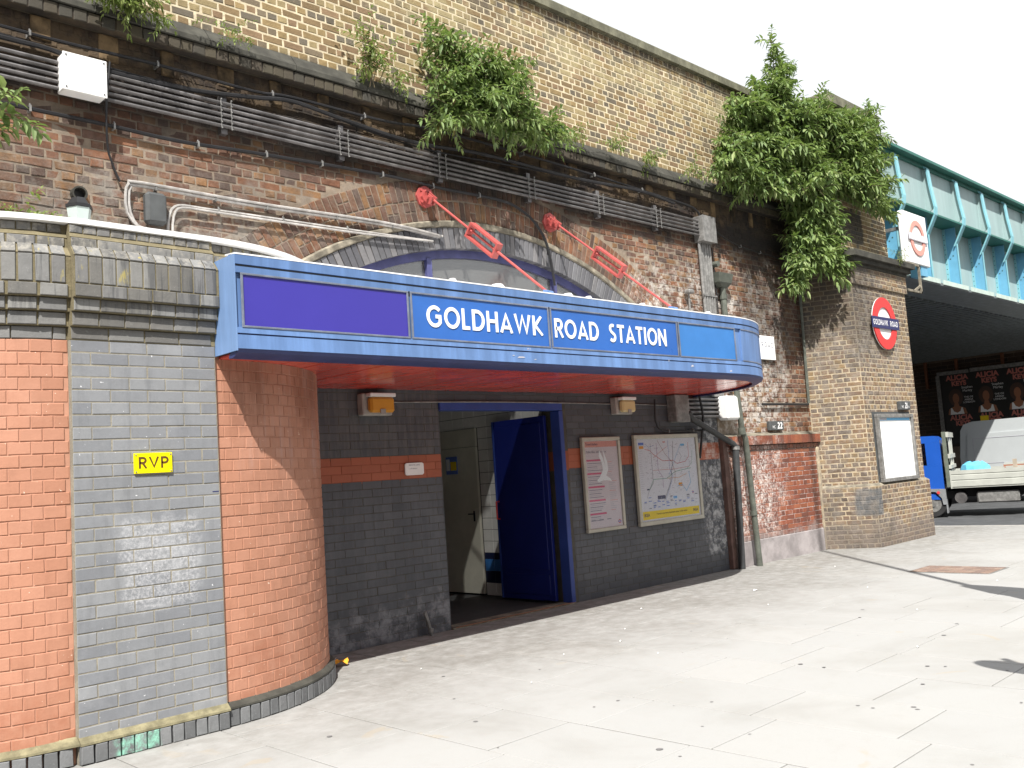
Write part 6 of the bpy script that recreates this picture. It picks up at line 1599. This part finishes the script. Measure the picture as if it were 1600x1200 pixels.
# ================================================================ PLANTS
def bush(name, label, cat, root, blobs, seed, leaf='leaf', L=(.085, .14), twig_r=.006, flowers=0, droop=.35, group=None, per=(5, 9)):
    """arching shoots from the root to points in each blob: (centre, radii, shoots); opposite lance leaves along every shoot"""
    rg = random.Random(seed); t = thing(name, label, cat, root, group=group)
    tw, lv, fl = MB(), MB(), MB()
    root = Vector(root)
    def leafadd(p, d, up, ln):
        d = d.normalized(); s = d.cross(up); s = s.normalized() if s.length > 1e-3 else Vector((1, 0, 0))
        n_ = s.cross(d).normalized(); w = ln * rg.uniform(.13, .19); sag = ln * rg.uniform(.10, .34)
        a = p + d * ln * .32 - n_ * 0; m_ = p + d * ln * .66 - Vector((0, 0, sag * .35)); tip = p + d * ln * .95 - Vector((0, 0, sag))
        f = w * .35
        lv.add([p, a + s * w - n_ * -f, a, a - s * w + n_ * f, m_ + s * w * .8 + n_ * f, m_, m_ - s * w * .8 + n_ * f, tip], [(0, 2, 1), (0, 3, 2), (1, 2, 5, 4), (2, 3, 6, 5), (4, 5, 7), (5, 6, 7)])
    def shoot(p0, p1, r, lf0, step=.045, sub=0):
        n = max(4, int((p1 - p0).length / .10)); mid = (p0 + p1) / 2 + Vector((rg.uniform(-.1, .1), rg.uniform(-.1, .02), (p1 - p0).length * rg.uniform(.05, .28)))
        Q = [p0 * (1 - k / n) ** 2 + mid * 2 * (k / n) * (1 - k / n) + p1 * (k / n) ** 2 for k in range(n + 1)]
        tw.tube(Q, [r * (1 - .75 * k / n) for k in range(n + 1)], 4, caps=False)
        tot = sum((Q[i + 1] - Q[i]).length for i in range(n)); s = tot * lf0; ang = rg.uniform(0, 6)
        while s < tot:
            q = s / tot * n; i = min(int(q), n - 1); p = Q[i].lerp(Q[i + 1], q - i); d = (Q[i + 1] - Q[i]).normalized()
            o1 = d.orthogonal().normalized(); o1 = Matrix.Rotation(ang, 3, d) @ o1; ang += 1.5708
            for sg in (1, -1):
                if rg.random() < .9:
                    ln = rg.uniform(*L) * (1 - .45 * (s / tot) ** 3)
                    leafadd(p, d * rg.uniform(.3, .7) + o1 * sg * rg.uniform(.6, 1) - Vector((0, 0, droop * rg.uniform(.3, 1.2))), Vector((rg.uniform(-.3, .3), rg.uniform(-.5, .1), 1)), ln)
            s += step * rg.uniform(.7, 1.3)
        for k in range(2): leafadd(Q[-1], (Q[-1] - Q[-2]).normalized() + Vector((rg.uniform(-.5, .5), rg.uniform(-.5, .5), rg.uniform(-.4, .3))), Vector((0, 0, 1)), rg.uniform(*L) * .7)
        if sub < 1:
            for k in range(rg.randrange(*per)):
                q = rg.uniform(.35, .95) * n; i = min(int(q), n - 1); p = Q[i]
                e = p + Vector((rg.uniform(-1, 1), rg.uniform(-.8, .35), rg.uniform(-.55, .6))).normalized() * rg.uniform(.10, .36)
                shoot(p, e, r * .5, .15, step * .8, sub + 1)
        return Q
    for (c, rr, cnt) in [b_ for (c0, r0, n0) in blobs for b_ in ((c0, r0, n0), (c0, tuple(q * 1.3 for q in r0), max(1, n0 // 7) if n0 > 12 else 0))]:
        c = Vector(c)
        for k in range(cnt):
            while True:
                v = Vector((rg.uniform(-1, 1), rg.uniform(-1, 1), rg.uniform(-1, 1)))
                if v.length <= 1: break
            v = v.normalized() * (v.length ** .5)
            e = c + Vector((v.x * rr[0], v.y * rr[1], v.z * rr[2]))
            e.y = min(e.y, 7.55) if e.z < 7.5 and e.x < 14.9 else e.y
            st = root.lerp(c, rg.uniform(.0, .75)) + Vector((rg.uniform(-.12, .12), rg.uniform(-.05, .05), rg.uniform(-.1, .1))) if (c - root).length > .5 else root + Vector((rg.uniform(-.15, .15), 0, rg.uniform(-.1, .1)))
            Q = shoot(st, e, twig_r, .25)
            if flowers and rg.random() < flowers:
                d = (Q[-1] - Q[-2]).normalized() + Vector((0, 0, -.6)); p = Q[-1]; n_ = 7
                for i in range(26):
                    f = i / 26; a = i * 2.4; q = p + d.normalized() * .14 * f + Vector((math.cos(a), math.sin(a), 0)) * .016 * (1 - f * .7)
                    fl.add([q, q + Vector((.012, 0, .01)), q + Vector((0, .012, -.012))], [(0, 1, 2)])
    tw.build('stems', M['twig'], t, fix=False)
    lv.build('foliage', M[leaf], t, fix=False, kind='stuff')
    if fl.v: fl.build('dead_flower_spikes', M['flower'], t, fix=False, kind='stuff')
    return t
bush('buddleia_bush', 'large leafy buddleia growing out of the parapet directly above the canopy lettering', 'bush', (7.2, 7.52, 5.75),
     [((6.85, 7.22, 5.90), (.80, .28, .46), 36), ((6.35, 7.22, 5.42), (.45, .22, .24), 13), ((7.45, 7.22, 5.60), (.68, .28, .34), 26), ((8.15, 7.33, 5.60), (.55, .15, .20), 11), ((6.40, 7.35, 6.38), (.30, .12, .28), 6), ((7.25, 7.3, 6.28), (.45, .15, .26), 8)], 21, flowers=.22, L=(.09, .15), per=(3, 7))
bush('buddleia_bush', 'biggest buddleia bush cascading over the junction of parapet and bridge pier', 'bush', (13.9, 7.45, 6.3),
     [((12.70, 7.2, 6.60), (.95, .30, .60), 46), ((13.50, 7.2, 7.40), (.60, .25, .45), 26), ((13.62, 7.2, 8.10), (.13, .14, .55), 9), ((14.75, 6.95, 7.1), (1.25, .30, .55), 58), ((12.25, 7.22, 5.85), (.85, .25, .42), 36), ((13.9, 7.05, 6.05), (1.25, .40, .62), 64), ((15.8, 6.82, 6.75), (.85, .25, .60), 40), ((15.95, 6.72, 6.05), (.80, .20, .42), 30), ((16.3, 6.9, 7.35), (.65, .2, .50), 9)], 22, flowers=.20, L=(.13, .21), twig_r=.010, per=(3, 7))
bush('buddleia_bush', 'trailing curtain of buddleia hanging down the corner between wall and pier', 'bush', (14.1, 7.4, 5.8),
     [((14.35, 7.05, 5.35), (.65, .2, .42), 24), ((14.0, 7.15, 4.75), (.42, .16, .42), 14), ((13.62, 7.2, 4.15), (.25, .12, .24), 8), ((14.4, 6.95, 4.50), (.36, .12, .28), 10)], 23, L=(.14, .21), twig_r=.008, droop=.6)
bush('sapling', 'thin young buddleia sapling rooted on the ledge left of the big bush', 'sapling', (5.58, 7.48, 5.72),
     [((5.40, 7.42, 6.10), (.20, .08, .20), 6), ((5.72, 7.42, 6.05), (.14, .08, .14), 3)], 24, leaf='leaf_pale', L=(.06, .10), per=(2, 4), twig_r=.005)
bush('sapling', 'smaller pale sprig on the ledge between the thin sapling and the big bush', 'sapling', (6.0, 7.48, 5.72),
     [((6.05, 7.42, 5.90), (.16, .07, .13), 4)], 25, leaf='leaf_pale', L=(.05, .09), per=(1, 3), twig_r=.004)
bush('weed_clump', 'grassy fern clump hanging over the ledge at the upper left', 'weeds', (3.05, 7.46, 5.74),
     [((2.95, 7.36, 5.74), (.28, .10, .12), 16), ((3.25, 7.38, 5.66), (.18, .08, .09), 8)], 26, leaf='leaf_pale', L=(.05, .09), per=(2, 4), twig_r=.003, droop=.5)
bush('weed_clump', 'small green weed on the ledge between the fern clump and the thin sapling', 'weeds', (4.0, 7.46, 5.74),
     [((3.98, 7.40, 5.72), (.13, .07, .06), 7)], 27, leaf='leaf_pale', L=(.03, .06), per=(1, 3), twig_r=.002)
for i, (x, lab) in enumerate(((9.5, 'low weed tuft on the ledge just right of the big bush above the canopy'), (10.2, 'small weed tuft midway along the ledge towards the pier'), (11.3, 'weed tuft on the ledge beside the biggest bush'), (8.75, 'straggly weed trailing from the right tip of the bush above the canopy'))):
    bush('weed_clump', lab, 'weeds', (x, 7.47, 5.78), [((x, 7.40, 5.80), (.20, .07, .09), 8)], 30 + i, leaf='leaf_pale', L=(.04, .08), per=(1, 3), twig_r=.002)
bush('wall_shrub', 'broad-leaved shoot reaching in from the left edge above the white coping', 'shrub', (1.75, 7.0, 3.9),
     [((2.06, 7.0, 4.40), (.13, .08, .22), 3)], 40, L=(.11, .17), per=(0, 2), twig_r=.006)
bush('weed_clump', 'green weeds growing behind the white coping beside the lantern', 'weeds', (1.95, 6.75, 3.40),
     [((2.0, 6.75, 3.56), (.20, .12, .09), 9), ((2.25, 6.85, 3.60), (.12, .10, .07), 5)], 41, leaf='leaf_pale', L=(.05, .09), per=(1, 3), twig_r=.003)
bush('weed_clump', 'thin green sprig growing down from the pier moulding above the roundel', 'weeds', (16.45, 6.72, 4.85),
     [((16.47, 6.70, 4.98), (.05, .04, .22), 6)], 42, leaf='leaf_pale', L=(.04, .07), per=(1, 2), twig_r=.003)
